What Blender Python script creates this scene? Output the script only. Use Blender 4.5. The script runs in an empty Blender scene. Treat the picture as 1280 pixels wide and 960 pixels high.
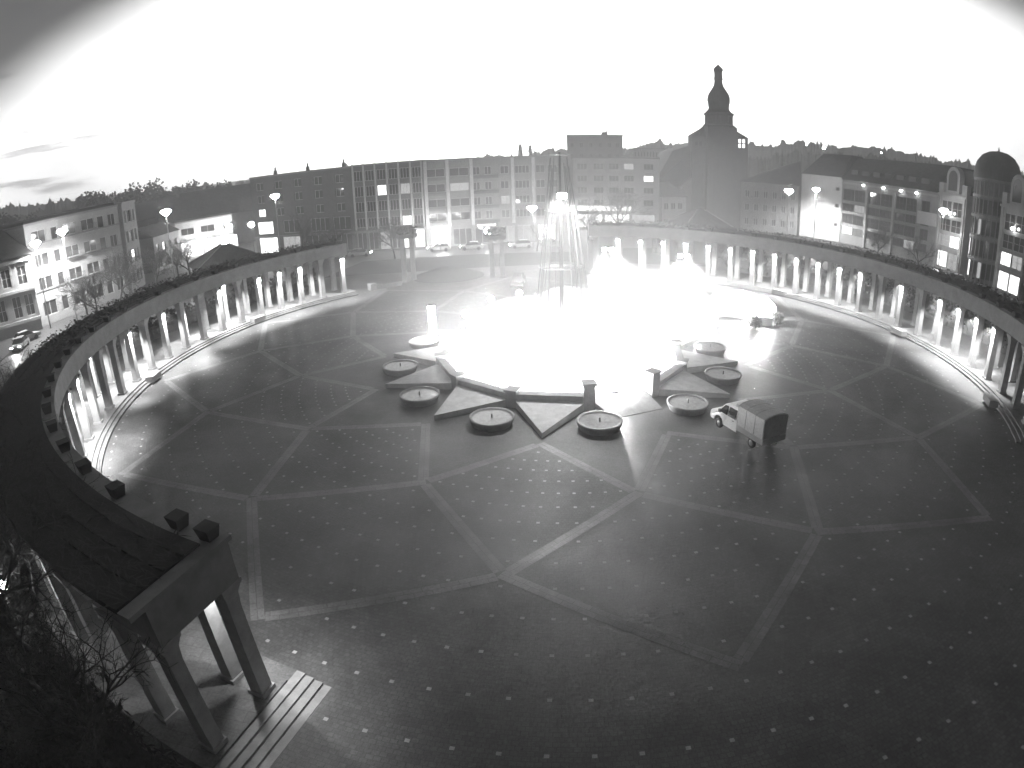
import bpy, bmesh, math, random
from mathutils import Vector, Matrix
import numpy as np
PI = math.pi
R = math.radians
rnd = random.Random(7)
scn = bpy.context.scene
COL = scn.collection

# ------------------------------------------------------------------ helpers
class MB:
    """collects shapes, links them as ONE mesh object"""
    def __init__(s): s.v = []; s.f = []; s.sm = []
    def add(s, vs, fs, smooth=False):
        b = len(s.v); s.v.extend([tuple(q) for q in vs])
        for f in fs: s.f.append([b + i for i in f]); s.sm.append(smooth)
        return s
    def box(s, x0, x1, y0, y1, z0, z1):
        vs = [(x, y, z) for z in (z0, z1) for x, y in ((x0, y0), (x1, y0), (x1, y1), (x0, y1))]
        return s.add(vs, [(3, 2, 1, 0), (4, 5, 6, 7), (0, 1, 5, 4), (1, 2, 6, 5), (2, 3, 7, 6), (3, 0, 4, 7)])
    def hexa(s, lo, hi):
        return s.add(list(lo) + list(hi), [(3, 2, 1, 0), (4, 5, 6, 7), (0, 1, 5, 4), (1, 2, 6, 5), (2, 3, 7, 6), (3, 0, 4, 7)])
    def taper(s, cx, cy, z0, z1, a0, b0, a1, b1):
        lo = [(cx - a0, cy - b0, z0), (cx + a0, cy - b0, z0), (cx + a0, cy + b0, z0), (cx - a0, cy + b0, z0)]
        hi = [(cx - a1, cy - b1, z1), (cx + a1, cy - b1, z1), (cx + a1, cy + b1, z1), (cx - a1, cy + b1, z1)]
        return s.hexa(lo, hi)
    def prism(s, poly, z0, z1):
        n = len(poly)
        vs = [(p[0], p[1], z0) for p in poly] + [(p[0], p[1], z1) for p in poly]
        return s.add(vs, [tuple(reversed(range(n))), tuple(range(n, 2 * n))] + [(i, (i + 1) % n, n + (i + 1) % n, n + i) for i in range(n)])
    def xprism(s, poly, axis0, axis1):
        """poly in (y,z), extruded along x"""
        n = len(poly)
        vs = [(axis0, p[0], p[1]) for p in poly] + [(axis1, p[0], p[1]) for p in poly]
        return s.add(vs, [tuple(range(n)), tuple(reversed(range(n, 2 * n)))] + [((i + 1) % n, i, n + i, n + (i + 1) % n) for i in range(n)])
    def tube(s, p, q, r0, r1=None, n=8, smooth=True, caps=True):
        p = Vector(p); q = Vector(q); r1 = r0 if r1 is None else r1
        d = (q - p)
        if d.length < 1e-6: return s
        d.normalize(); a = d.orthogonal().normalized(); b = d.cross(a)
        vs = [p + (a * math.cos(2 * PI * i / n) + b * math.sin(2 * PI * i / n)) * r0 for i in range(n)]
        vs += [q + (a * math.cos(2 * PI * i / n) + b * math.sin(2 * PI * i / n)) * r1 for i in range(n)]
        s.add(vs, [(i, (i + 1) % n, n + (i + 1) % n, n + i) for i in range(n)], smooth)
        if caps: s.add(vs, [tuple(reversed(range(n))), tuple(range(n, 2 * n))])
        return s
    def lathe(s, prof, n=24, c=(0, 0, 0), smooth=True, a0=0.0, sq=None):
        vs = []
        for r, z in prof:
            for i in range(n):
                a = a0 + 2 * PI * i / n
                vs.append((c[0] + r * math.cos(a), c[1] + r * math.sin(a), c[2] + z))
        fs = []
        for k in range(len(prof) - 1):
            for i in range(n):
                j = (i + 1) % n
                fs.append((k * n + i, k * n + j, (k + 1) * n + j, (k + 1) * n + i))
        s.add(vs, fs, smooth)
        return s
    def disc(s, c, r, n=24, up=True):
        vs = [(c[0] + r * math.cos(2 * PI * i / n), c[1] + r * math.sin(2 * PI * i / n), c[2]) for i in range(n)]
        return s.add(vs, [tuple(range(n)) if up else tuple(reversed(range(n)))])
    def ball(s, c, r, n=10, m=6, sz=1.0):
        prof = [(max(1e-4, r * math.sin(PI * k / m)), -r * sz * math.cos(PI * k / m)) for k in range(m + 1)]
        return s.lathe(prof, n, c)
    def arc(s, c, r0, r1, z0, z1, a0, a1, n, cap=True):
        """box bent round c; angles in plan degrees measured from -y towards +x"""
        vs = []
        for i in range(n + 1):
            a = R(a0 + (a1 - a0) * i / n); sx, sy = math.sin(a), -math.cos(a)
            for r, z in ((r0, z0), (r1, z0), (r1, z1), (r0, z1)):
                vs.append((c[0] + r * sx, c[1] + r * sy, z))
        fs = []
        for i in range(n):
            b = 4 * i
            for k in range(4): fs.append((b + k, b + (k + 1) % 4, b + 4 + (k + 1) % 4, b + 4 + k))
        if cap: fs += [(3, 2, 1, 0), (4 * n, 4 * n + 1, 4 * n + 2, 4 * n + 3)]
        return s.add(vs, fs)
    def build(s, name, mat, parent=None, loc=None, rz=0.0, recalc=True):
        me = bpy.data.meshes.new(name)
        me.from_pydata(s.v, [], s.f)
        me.polygons.foreach_set('use_smooth', s.sm)
        if recalc and len(s.f) < 60000:
            bm = bmesh.new(); bm.from_mesh(me); bmesh.ops.recalc_face_normals(bm, faces=bm.faces); bm.to_mesh(me); bm.free()
        me.materials.append(mat)
        o = bpy.data.objects.new(name, me); COL.objects.link(o)
        if parent is not None: o.parent = parent
        if loc is not None: o.location = loc
        o.rotation_euler.z = rz
        return o

def empty(name, loc=(0, 0, 0), rz=0.0):
    o = bpy.data.objects.new(name, None); COL.objects.link(o)
    o.empty_display_size = 0.2; o.location = loc; o.rotation_euler.z = rz
    return o
def tag(o, label=None, cat=None, group=None, kind=None):
    if label: o['label'] = label
    if cat: o['category'] = cat
    if group: o['group'] = group
    if kind: o['kind'] = kind
    return o
def thing(name, label, cat, loc=(0, 0, 0), rz=0.0, group=None):
    return tag(empty(name, loc, rz), label, cat, group)
def kids(o): return [c for c in bpy.data.objects if c.parent == o]
def copy_tree(o, parent=None):
    c = o.copy(); COL.objects.link(c)
    if parent is not None: c.parent = parent
    for k in kids(o): copy_tree(k, c)
    return c
def inst(o, parent, loc, rz=0.0):
    c = o.copy(); COL.objects.link(c); c.parent = parent; c.location = loc; c.rotation_euler.z = rz
    return c
def polar(c, r, deg):
    a = R(deg); return (c[0] + r * math.sin(a), c[1] - r * math.cos(a))
def dish(r): return 0.000644 * min(r, 37.3) ** 2
RIM = dish(99)

# ------------------------------------------------------------------ materials (grey: the camera records no colour)
def mat(name, val, rough=0.7, var=0.25, scale=6.0, bump=0.0, bscale=40.0, metal=0.0, spec=0.5, detail=6.0):
    m = bpy.data.materials.new(name); m.use_nodes = True
    nt = m.node_tree; N = nt.nodes; L = nt.links
    b = N['Principled BSDF']
    b.inputs['Roughness'].default_value = rough; b.inputs['Metallic'].default_value = metal
    b.inputs['Specular IOR Level'].default_value = spec
    tc = N.new('ShaderNodeTexCoord'); nz = N.new('ShaderNodeTexNoise')
    nz.inputs['Scale'].default_value = scale; nz.inputs['Detail'].default_value = detail; nz.inputs['Roughness'].default_value = 0.65
    L.new(tc.outputs['Object'], nz.inputs['Vector'])
    rp = N.new('ShaderNodeValToRGB')
    lo, hi = val * (1 - var), val * (1 + var)
    rp.color_ramp.elements[0].position = 0.3; rp.color_ramp.elements[0].color = (lo, lo, lo, 1)
    rp.color_ramp.elements[1].position = 0.7; rp.color_ramp.elements[1].color = (hi, hi, hi, 1)
    L.new(nz.outputs['Fac'], rp.inputs['Fac']); L.new(rp.outputs['Color'], b.inputs['Base Color'])
    if bump:
        n2 = N.new('ShaderNodeTexNoise'); n2.inputs['Scale'].default_value = bscale; n2.inputs['Detail'].default_value = 4
        L.new(tc.outputs['Object'], n2.inputs['Vector'])
        bp = N.new('ShaderNodeBump'); bp.inputs['Strength'].default_value = bump; bp.inputs['Distance'].default_value = 0.05
        L.new(n2.outputs['Fac'], bp.inputs['Height']); L.new(bp.outputs['Normal'], b.inputs['Normal'])
    return m
def emit(name, strength):
    m = bpy.data.materials.new(name); m.use_nodes = True
    nt = m.node_tree; nt.nodes.clear()
    e = nt.nodes.new('ShaderNodeEmission'); e.inputs['Strength'].default_value = strength
    e.inputs['Color'].default_value = (1, 1, 1, 1)
    o = nt.nodes.new('ShaderNodeOutputMaterial'); nt.links.new(e.outputs[0], o.inputs['Surface'])
    return m
def brickmat(name, v1, v2, vm, sx, sy, rough, bump=0.3, polar_c=False, wet=0.0):
    """small blocks with joints, worn patches and (if wet) damp gloss that varies from place to place"""
    m = bpy.data.materials.new(name); m.use_nodes = True
    nt = m.node_tree; N = nt.nodes; L = nt.links; b = N['Principled BSDF']
    tc = N.new('ShaderNodeTexCoord')
    br = N.new('ShaderNodeTexBrick')
    br.inputs['Color1'].default_value = (v1,) * 3 + (1,); br.inputs['Color2'].default_value = (v2,) * 3 + (1,); br.inputs['Mortar'].default_value = (vm,) * 3 + (1,)
    br.inputs['Scale'].default_value = 1.0; br.inputs['Brick Width'].default_value = sx; br.inputs['Row Height'].default_value = sy
    br.inputs['Mortar Size'].default_value = 0.012; br.inputs['Bias'].default_value = 0.0
    L.new(tc.outputs['UV' if polar_c else 'Object'], br.inputs['Vector'])
    n1 = N.new('ShaderNodeTexNoise'); n1.inputs['Scale'].default_value = 0.35; n1.inputs['Detail'].default_value = 8; n1.inputs['Roughness'].default_value = 0.7
    L.new(tc.outputs['Object'], n1.inputs['Vector'])
    mr = N.new('ShaderNodeMapRange'); mr.inputs['From Min'].default_value = 0.3; mr.inputs['From Max'].default_value = 0.7; mr.inputs['To Min'].default_value = 0.55; mr.inputs['To Max'].default_value = 1.5
    L.new(n1.outputs['Fac'], mr.inputs['Value'])
    mx = N.new('ShaderNodeMix'); mx.data_type = 'RGBA'; mx.blend_type = 'MULTIPLY'; mx.inputs['Factor'].default_value = 1.0
    L.new(br.outputs['Color'], mx.inputs['A']); L.new(mr.outputs['Result'], mx.inputs['B'])
    gr = N.new('ShaderNodeTexNoise'); gr.inputs['Scale'].default_value = 9.0; gr.inputs['Detail'].default_value = 8; gr.inputs['Roughness'].default_value = 0.85
    L.new(tc.outputs['Object'], gr.inputs['Vector'])
    gm = N.new('ShaderNodeMapRange'); gm.inputs['From Min'].default_value = 0.3; gm.inputs['From Max'].default_value = 0.7; gm.inputs['To Min'].default_value = 0.5; gm.inputs['To Max'].default_value = 1.5
    L.new(gr.outputs['Fac'], gm.inputs['Value'])
    mx2 = N.new('ShaderNodeMix'); mx2.data_type = 'RGBA'; mx2.blend_type = 'MULTIPLY'; mx2.inputs['Factor'].default_value = 1.0
    L.new(mx.outputs['Result'], mx2.inputs['A']); L.new(gm.outputs['Result'], mx2.inputs['B'])
    L.new(mx2.outputs['Result'], b.inputs['Base Color'])
    n3 = N.new('ShaderNodeTexNoise'); n3.inputs['Scale'].default_value = 0.12; n3.inputs['Detail'].default_value = 5
    L.new(tc.outputs['Object'], n3.inputs['Vector'])
    mr2 = N.new('ShaderNodeMapRange'); mr2.inputs['From Min'].default_value = 0.35; mr2.inputs['From Max'].default_value = 0.65
    mr2.inputs['To Min'].default_value = rough + 0.1; mr2.inputs['To Max'].default_value = rough - 0.1
    L.new(n3.outputs['Fac'], mr2.inputs['Value'])
    if wet:      # small films of water lie in the joints and hollows
        n4 = N.new('ShaderNodeTexNoise'); n4.inputs['Scale'].default_value = 13.0; n4.inputs['Detail'].default_value = 5
        L.new(tc.outputs['Object'], n4.inputs['Vector'])
        m4 = N.new('ShaderNodeMapRange'); m4.inputs['From Min'].default_value = 0.58; m4.inputs['From Max'].default_value = 0.7; m4.inputs['To Min'].default_value = 0.0; m4.inputs['To Max'].default_value = 0.3
        L.new(n4.outputs['Fac'], m4.inputs['Value'])
        sb = N.new('ShaderNodeMath'); sb.operation = 'SUBTRACT'; sb.use_clamp = True; L.new(mr2.outputs['Result'], sb.inputs[0]); L.new(m4.outputs['Result'], sb.inputs[1])
        mxx = N.new('ShaderNodeMath'); mxx.operation = 'MAXIMUM'; L.new(sb.outputs[0], mxx.inputs[0]); mxx.inputs[1].default_value = 0.14
        L.new(mxx.outputs[0], b.inputs['Roughness'])
    else: L.new(mr2.outputs['Result'], b.inputs['Roughness'])
    b.inputs['Specular IOR Level'].default_value = 0.5 if wet else 0.3
    n2 = N.new('ShaderNodeTexNoise'); n2.inputs['Scale'].default_value = 7.0; n2.inputs['Detail'].default_value = 6; n2.inputs['Roughness'].default_value = 0.8
    L.new(tc.outputs['Object'], n2.inputs['Vector'])
    bp = N.new('ShaderNodeBump'); bp.inputs['Strength'].default_value = bump; bp.inputs['Distance'].default_value = 0.04
    L.new(n2.outputs['Fac'], bp.inputs['Height']); L.new(bp.outputs['Normal'], b.inputs['Normal'])
    return m

M = {}
M['paving'] = brickmat('wet_dark_cobbles', 0.088, 0.062, 0.046, 0.2, 0.2, 0.5, 0.55, True, 1.0)
M['band'] = brickmat('pale_band_slabs', 0.17, 0.13, 0.06, 0.8, 0.62, 0.45, 0.25, True, 1.0)
M['stud'] = mat('white_stud_stone', 0.36, 0.4, 0.3, 3)
M['asphalt'] = mat('asphalt', 0.05, 0.5, 0.3, 3, 0.3, 60)
M['pavement'] = brickmat('pavement_slabs', 0.15, 0.11, 0.05, 0.6, 0.4, 0.6, 0.2)
M['lawn'] = mat('winter_lawn', 0.035, 0.95, 0.4, 2, 0.6, 30, spec=0.1)
M['stone'] = mat('sandstone', 0.24, 0.75, 0.2, 2.5, 0.25, 25)
M['stonedark'] = mat('weathered_sandstone', 0.11, 0.8, 0.35, 1.5, 0.3, 25)
M['beamstone'] = mat('grey_beam_stone', 0.16, 0.8, 0.3, 0.9, 0.25, 25)
M['daisstone'] = mat('pale_dais_stone', 0.48, 0.7, 0.2, 1.5, 0.2, 25)
M['step'] = brickmat('granite_steps', 0.14, 0.115, 0.085, 1.2, 0.5, 0.6, 0.15)
M['roofdark'] = mat('dark_bitumen_roof', 0.022, 0.85, 0.35, 1.2, 0.4, 12, spec=0.2)
M['slate'] = brickmat('slate_tiles', 0.05, 0.03, 0.015, 0.5, 0.3, 0.7, 0.4)
M['creeper'] = mat('dark_creeper', 0.045, 0.95, 0.4, 5, spec=0.1)
M['twig'] = mat('bare_bark', 0.05, 0.9, 0.35, 5, 0.4, 20, spec=0.15)
M['conifer'] = mat('dark_needles', 0.035, 0.9, 0.4, 3, spec=0.1)
M['white'] = mat('white_render', 0.42, 0.8, 0.12, 0.6, 0.1, 30)
M['pale'] = mat('pale_render', 0.26, 0.8, 0.15, 0.5, 0.1, 30)
M['grey'] = mat('grey_render', 0.17, 0.8, 0.2, 0.5, 0.15, 30)
M['darkwall'] = mat('dark_brick_wall', 0.07, 0.85, 0.25, 1.0, 0.3, 25)
M['midwall'] = mat('mid_grey_panels', 0.11, 0.75, 0.2, 0.7, 0.1, 20)
M['frame'] = mat('white_window_frame', 0.4, 0.5, 0.1)
M['darkframe'] = mat('dark_window_frame', 0.06, 0.4, 0.1)
M['glass'] = mat('dark_window_glass', 0.03, 0.08, 0.3, 0.7, spec=0.6)
M['lit'] = emit('lit_window', 1.3)
M['dimlit'] = emit('dim_lit_window', 0.22)
M['lamp'] = emit('lamp_glass', 40.0)
M['bulb'] = emit('floodlight_lens', 40.0)
M['smalllamp'] = emit('small_lamp', 6.0)
M['sign'] = emit('backlit_sign', 1.6)
M['metal'] = mat('galvanised_metal', 0.3, 0.4, 0.2, 8, metal=0.7)
M['darkmetal'] = mat('dark_painted_metal', 0.06, 0.45, 0.2, 8)
M['strand'] = mat('grey_cord', 0.25, 0.6, 0.2, 8)
M['water'] = mat('pale_shallow_water', 0.35, 0.12, 0.25, 4, 0.35, 9)
M['glare_spray'] = mat('white_glare_spray', 0.85, 0.6, 0.05, 6)
M['church'] = mat('red_sandstone_grey', 0.07, 0.85, 0.25, 0.8, 0.3, 20)
M['hill'] = mat('wooded_hillside', 0.025, 0.95, 0.5, 0.02, spec=0.05)
M['vanpaint'] = mat('white_van_paint', 0.72, 0.3, 0.06, 2, spec=0.5)
M['canvas'] = mat('grey_canvas', 0.55, 0.75, 0.15, 3, 0.25, 5)
M['canvasdark'] = mat('dark_canvas', 0.3, 0.8, 0.2, 3, 0.2, 5)
M['tyre'] = mat('tyre_rubber', 0.02, 0.8, 0.2, 20)
M['carglass'] = mat('car_glass', 0.02, 0.05, 0.1, 1, spec=0.7)
M['silvercar'] = mat('silver_car_paint', 0.45, 0.3, 0.05, 2, metal=0.3)
M['darkcar'] = mat('dark_car_paint', 0.04, 0.25, 0.05, 2)
M['whitecanvas'] = mat('white_tent_canvas', 0.8, 0.7, 0.08, 2, 0.2, 5)
_n = M['whitecanvas'].node_tree; _t = _n.nodes.new('ShaderNodeBsdfTranslucent'); _t.inputs['Color'].default_value = (.8, .8, .8, 1)
_m = _n.nodes.new('ShaderNodeMixShader'); _m.inputs[0].default_value = 0.5
_n.links.new(_n.nodes['Principled BSDF'].outputs[0], _m.inputs[1]); _n.links.new(_t.outputs[0], _m.inputs[2]); _n.links.new(_m.outputs[0], _n.nodes['Material Output'].inputs['Surface'])

# ------------------------------------------------------------------ camera: wide fisheye lens on a roof
SC = 22.5
PIT, ROL, YAW = 0.3664, -0.0328, -0.0839
CAMP = Vector((-0.169, -49.797, 17.152))
fw = Vector((math.sin(YAW) * math.cos(PIT), math.cos(YAW) * math.cos(PIT), -math.sin(PIT)))
rt = Vector((math.cos(YAW), -math.sin(YAW), 0)); up = rt.cross(fw)
rt2 = rt * math.cos(ROL) + up * math.sin(ROL); up2 = -rt * math.sin(ROL) + up * math.cos(ROL)
cd = bpy.data.cameras.new('camera'); cam = bpy.data.objects.new('camera', cd); COL.objects.link(cam)
cam.matrix_world = Matrix(((rt2.x, up2.x, -fw.x, CAMP.x), (rt2.y, up2.y, -fw.y, CAMP.y), (rt2.z, up2.z, -fw.z, CAMP.z), (0, 0, 0, 1)))
scn.camera = cam
cd.sensor_fit = 'HORIZONTAL'; cd.sensor_width = 36.0; cd.lens = 19.0
cd.clip_start = 0.1; cd.clip_end = 20000
cd.type = 'PANO'
scn.render.engine = 'CYCLES'
fmm = 766.04 * 36.0 / 1280.0
cc = cd
cc.panorama_type = 'FISHEYE_LENS_POLYNOMIAL'
cc.fisheye_fov = PI
cc.fisheye_polynomial_k0 = 0.0; cc.fisheye_polynomial_k1 = -1 / fmm; cc.fisheye_polynomial_k2 = 0.0
cc.fisheye_polynomial_k3 = 0.0039 / fmm ** 3; cc.fisheye_polynomial_k4 = 0.0

# ------------------------------------------------------------------ sky, sun
w = bpy.data.worlds.new('World'); scn.world = w; w.use_nodes = True
nt = w.node_tree; nt.nodes.clear()
sky = nt.nodes.new('ShaderNodeTexSky'); sky.sky_type = 'NISHITA'; sky.sun_disc = False
SUN_EL, SUN_ROT = 3.0, -3.0
GLOW = (-0.0046, 0.6303, -0.7763); GC = 0.303; VIGN_DIM, OPEN = 0.25, 8.5
sky.sun_elevation = R(SUN_EL); sky.sun_rotation = R(SUN_ROT); sky.altitude = 400; sky.air_density = 1.0; sky.dust_density = 3.0
bw = nt.nodes.new('ShaderNodeRGBToBW'); nt.links.new(sky.outputs['Color'], bw.inputs['Color'])
bg = nt.nodes.new('ShaderNodeBackground'); bg.inputs['Strength'].default_value = 0.15
# dawn opening in a dimmed rim, lens vignette put into sky colour; cloud streaks
def mth(op, a, b=None, c=None):
    n = nt.nodes.new('ShaderNodeMath'); n.operation = op
    for k, q in enumerate((a, b, c)):
        if q is None: continue
        if isinstance(q, (int, float)): n.inputs[k].default_value = q
        else: nt.links.new(q, n.inputs[k])
    return n.outputs[0]
flat = mth('POWER', bw.outputs['Val'], 0.35)
tc = nt.nodes.new('ShaderNodeTexCoord')
dt = nt.nodes.new('ShaderNodeVectorMath'); dt.operation = 'DOT_PRODUCT'; dt.inputs[1].default_value = GLOW
nt.links.new(tc.outputs['Generated'], dt.inputs[0])
mp = nt.nodes.new('ShaderNodeMapping'); mp.inputs['Scale'].default_value = (1.6, 1.6, 11.0); mp.inputs['Location'].default_value = (0.35, 0.0, 0.1)
nt.links.new(tc.outputs['Generated'], mp.inputs['Vector'])
cn = nt.nodes.new('ShaderNodeTexNoise'); cn.inputs['Scale'].default_value = 1.6; cn.inputs['Detail'].default_value = 7; cn.inputs['Roughness'].default_value = 0.55
nt.links.new(mp.outputs['Vector'], cn.inputs['Vector'])
dsum = mth('MULTIPLY_ADD', mth('SUBTRACT', cn.outputs['Fac'], 0.5), 0.02, dt.outputs['Value'])
vign_mask = nt.nodes.new('ShaderNodeMapRange'); vign_mask.interpolation_type = 'SMOOTHSTEP'
vign_mask.inputs['From Min'].default_value = GC - 0.1; vign_mask.inputs['From Max'].default_value = GC + 0.06
vign_mask.inputs['To Min'].default_value = VIGN_DIM; vign_mask.inputs['To Max'].default_value = OPEN
nt.links.new(dsum, vign_mask.inputs['Value'])
# two faint grey streaks low in the west
dl = nt.nodes.new('ShaderNodeVectorMath'); dl.operation = 'DOT_PRODUCT'; dl.inputs[1].default_value = (-0.742, 0.660, 0.118)
nt.links.new(tc.outputs['Generated'], dl.inputs[0])
ms = nt.nodes.new('ShaderNodeMapRange'); ms.interpolation_type = 'SMOOTHSTEP'; ms.inputs['From Min'].default_value = 0.982; ms.inputs['From Max'].default_value = 0.998
nt.links.new(dl.outputs['Value'], ms.inputs['Value'])
mp2 = nt.nodes.new('ShaderNodeMapping'); mp2.inputs['Scale'].default_value = (3.0, 3.0, 34.0); mp2.inputs['Rotation'].default_value = (0.0, 0.0, 0.0)
nt.links.new(tc.outputs['Generated'], mp2.inputs['Vector'])
cn2 = nt.nodes.new('ShaderNodeTexNoise'); cn2.inputs['Scale'].default_value = 1.7; cn2.inputs['Detail'].default_value = 8
nt.links.new(mp2.outputs['Vector'], cn2.inputs['Vector'])
cr = nt.nodes.new('ShaderNodeMapRange'); cr.interpolation_type = 'SMOOTHSTEP'; cr.inputs['From Min'].default_value = 0.56; cr.inputs['From Max'].default_value = 0.7
nt.links.new(cn2.outputs['Fac'], cr.inputs['Value'])
streak = mth('SUBTRACT', 1.0, mth('MULTIPLY', mth('MULTIPLY', cr.outputs['Result'], ms.outputs['Result']), 0.55))
nt.links.new(mth('MULTIPLY', mth('MULTIPLY', flat, vign_mask.outputs['Result']), streak), bg.inputs['Color'])
wo = nt.nodes.new('ShaderNodeOutputWorld'); nt.links.new(bg.outputs[0], wo.inputs['Surface'])
sd = bpy.data.lights.new('dawn_sun', 'SUN'); sun = bpy.data.objects.new('dawn_sun', sd); COL.objects.link(sun)
sd.energy = 0.12; sd.angle = R(15)
sdir = Vector((math.sin(R(SUN_ROT)) * math.cos(R(SUN_EL + 8)), math.cos(R(SUN_ROT)) * math.cos(R(SUN_EL + 8)), math.sin(R(SUN_EL + 8))))
sun.rotation_euler = (-sdir).to_track_quat('-Z', 'Y').to_euler()
scn.view_settings.view_transform = 'Standard'; scn.view_settings.look = 'None'
scn.view_settings.exposure = 0.0; scn.view_settings.gamma = 1.0; scn.view_settings.use_curve_mapping = False
cy = scn.cycles
cy.use_denoising = True
try: cy.denoiser = 'OPENIMAGEDENOISE'
except Exception: pass
cy.max_bounces = 5; cy.diffuse_bounces = 2; cy.glossy_bounces = 2; cy.transmission_bounces = 2; cy.volume_bounces = 0; cy.transparent_max_bounces = 4
cy.caustics_reflective = False; cy.caustics_refractive = False; cy.sample_clamp_indirect = 4.0
cy.use_light_tree = True
cy.use_adaptive_sampling = True; cy.adaptive_threshold = 0.04; cy.adaptive_min_samples = 16

def lamp_at(name, loc, power, parent=None, kind='POINT', radius=0.15, aim=None, angle=None, blend=0.5):
    ld = bpy.data.lights.new(name, kind); ld.energy = power; ld.shadow_soft_size = radius
    o = bpy.data.objects.new(name, ld); COL.objects.link(o)
    if parent is not None: o.parent = parent
    o.location = loc
    if aim is not None: o.rotation_euler = (Vector(aim) - Vector(loc)).to_track_quat('-Z', 'Y').to_euler()
    if angle: ld.spot_size = R(angle); ld.spot_blend = blend
    return o
# ------------------------------------------------------------------ ground
PH = -4.91
def polar_sheet(name, m, rs, a0, a1, na, zf):
    me = bpy.data.meshes.new(name); vs = []; uv = []; fs = []
    full = abs(a1 - a0) >= 359.9
    for r in rs:
        for i in range(na + 1):
            a = R(a0 + (a1 - a0) * i / na)
            vs.append((r * math.sin(a), -r * math.cos(a), zf(r))); uv.append((a * 30.0, r))
    n1 = na + 1
    for k in range(len(rs) - 1):
        for i in range(na): fs.append((k * n1 + i, k * n1 + i + 1, (k + 1) * n1 + i + 1, (k + 1) * n1 + i))
    fs = [tuple(reversed(f)) for f in fs]
    me.from_pydata(vs, [], fs)
    ul = me.uv_layers.new(name='UVMap')
    for l in me.loops: ul.data[l.index].uv = uv[l.vertex_index]
    me.materials.append(m)
    me.polygons.foreach_set('use_smooth', [True] * len(me.polygons))
    o = bpy.data.objects.new(name, me); COL.objects.link(o)
    # make faces point up
    bm = bmesh.new(); bm.from_mesh(me)
    if bm.faces and sum(f.normal.z for f in bm.faces) < 0: bmesh.ops.reverse_faces(bm, faces=bm.faces)
    bm.to_mesh(me); bm.free()
    return o
o = polar_sheet('plaza_floor', M['paving'], [0.01] + [0.8 * k for k in range(1, 50)], -180, 180, 192, dish)
tag(o, kind='structure')
o = polar_sheet('forecourt', M['paving'], [38.8, 41, 44, 48, 54, 60], -40, 66, 60, lambda r: RIM + 0.004)
tag(o, kind='structure')
def terr(r): return RIM - 0.012 if r < 390 else RIM - 0.012 + (r - 390) * 0.004
o = polar_sheet('ground', M['asphalt'], [38.9, 60, 90, 130, 200, 390, 700, 1500, 4000, 9000], -180, 180, 96, terr)
tag(o, kind='structure')

# pale bands of the star pattern
RA, RB, RC, RD = 15.99, 22.5, 29.41, 35.56
def pp(r, k): return Vector(polar((0, 0), r, PH + 30 * k))
def band_mesh(dz=0.006, wd=0.6):
    vs, fs, uv = [], [], []
    def strip(p, q, e0=0.0, e1=0.0):
        d = (q - p).normalized(); n = Vector((-d.y, d.x)); L = (q - p).length
        p = p - d * e0; q = q + d * e1; L = (q - p).length
        m = max(2, int(L / 0.8)); b = len(vs)
        for i in range(m + 1):
            c = p + (q - p) * i / m
            for s in (-1, 1):
                x = c + n * s * wd / 2
                vs.append((x.x, x.y, dish(x.length) + dz)); uv.append((L * i / m, s * 0.3))
        for i in range(m): fs.append((b + 2 * i, b + 2 * i + 2, b + 2 * i + 3, b + 2 * i + 1))
    for k in range(12):
        if k != 1 or True:
            strip(pp(RA, k), pp(RB, k + .5), 0.05, -0.32); strip(pp(RA, k), pp(RB, k - .5), -0.32, -0.32)
        strip(pp(RB, k + .5), pp(RC, k), 0.15, -0.32); strip(pp(RB, k + .5), pp(RC, k + 1), -0.32, -0.32)
        strip(pp(RC, k), pp(RD, k + .5), 0.15, 0.15); strip(pp(RC, k), pp(RD, k - .5), -0.32, -0.32)
    return vs, fs, uv
vs, fs, uv = band_mesh()
me = bpy.data.meshes.new('paving_bands'); me.from_pydata(vs, [], fs)
ul = me.uv_layers.new(name='UVMap')
for l in me.loops: ul.data[l.index].uv = uv[l.vertex_index]
me.materials.append(M['band']); o = bpy.data.objects.new('paving_bands', me); COL.objects.link(o); tag(o, kind='structure')
bm = bmesh.new(); bm.from_mesh(me); bmesh.ops.recalc_face_normals(bm, faces=bm.faces)
for f in bm.faces:
    if f.normal.z < 0: f.normal_flip()
bm.to_mesh(me); bm.free()
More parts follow.
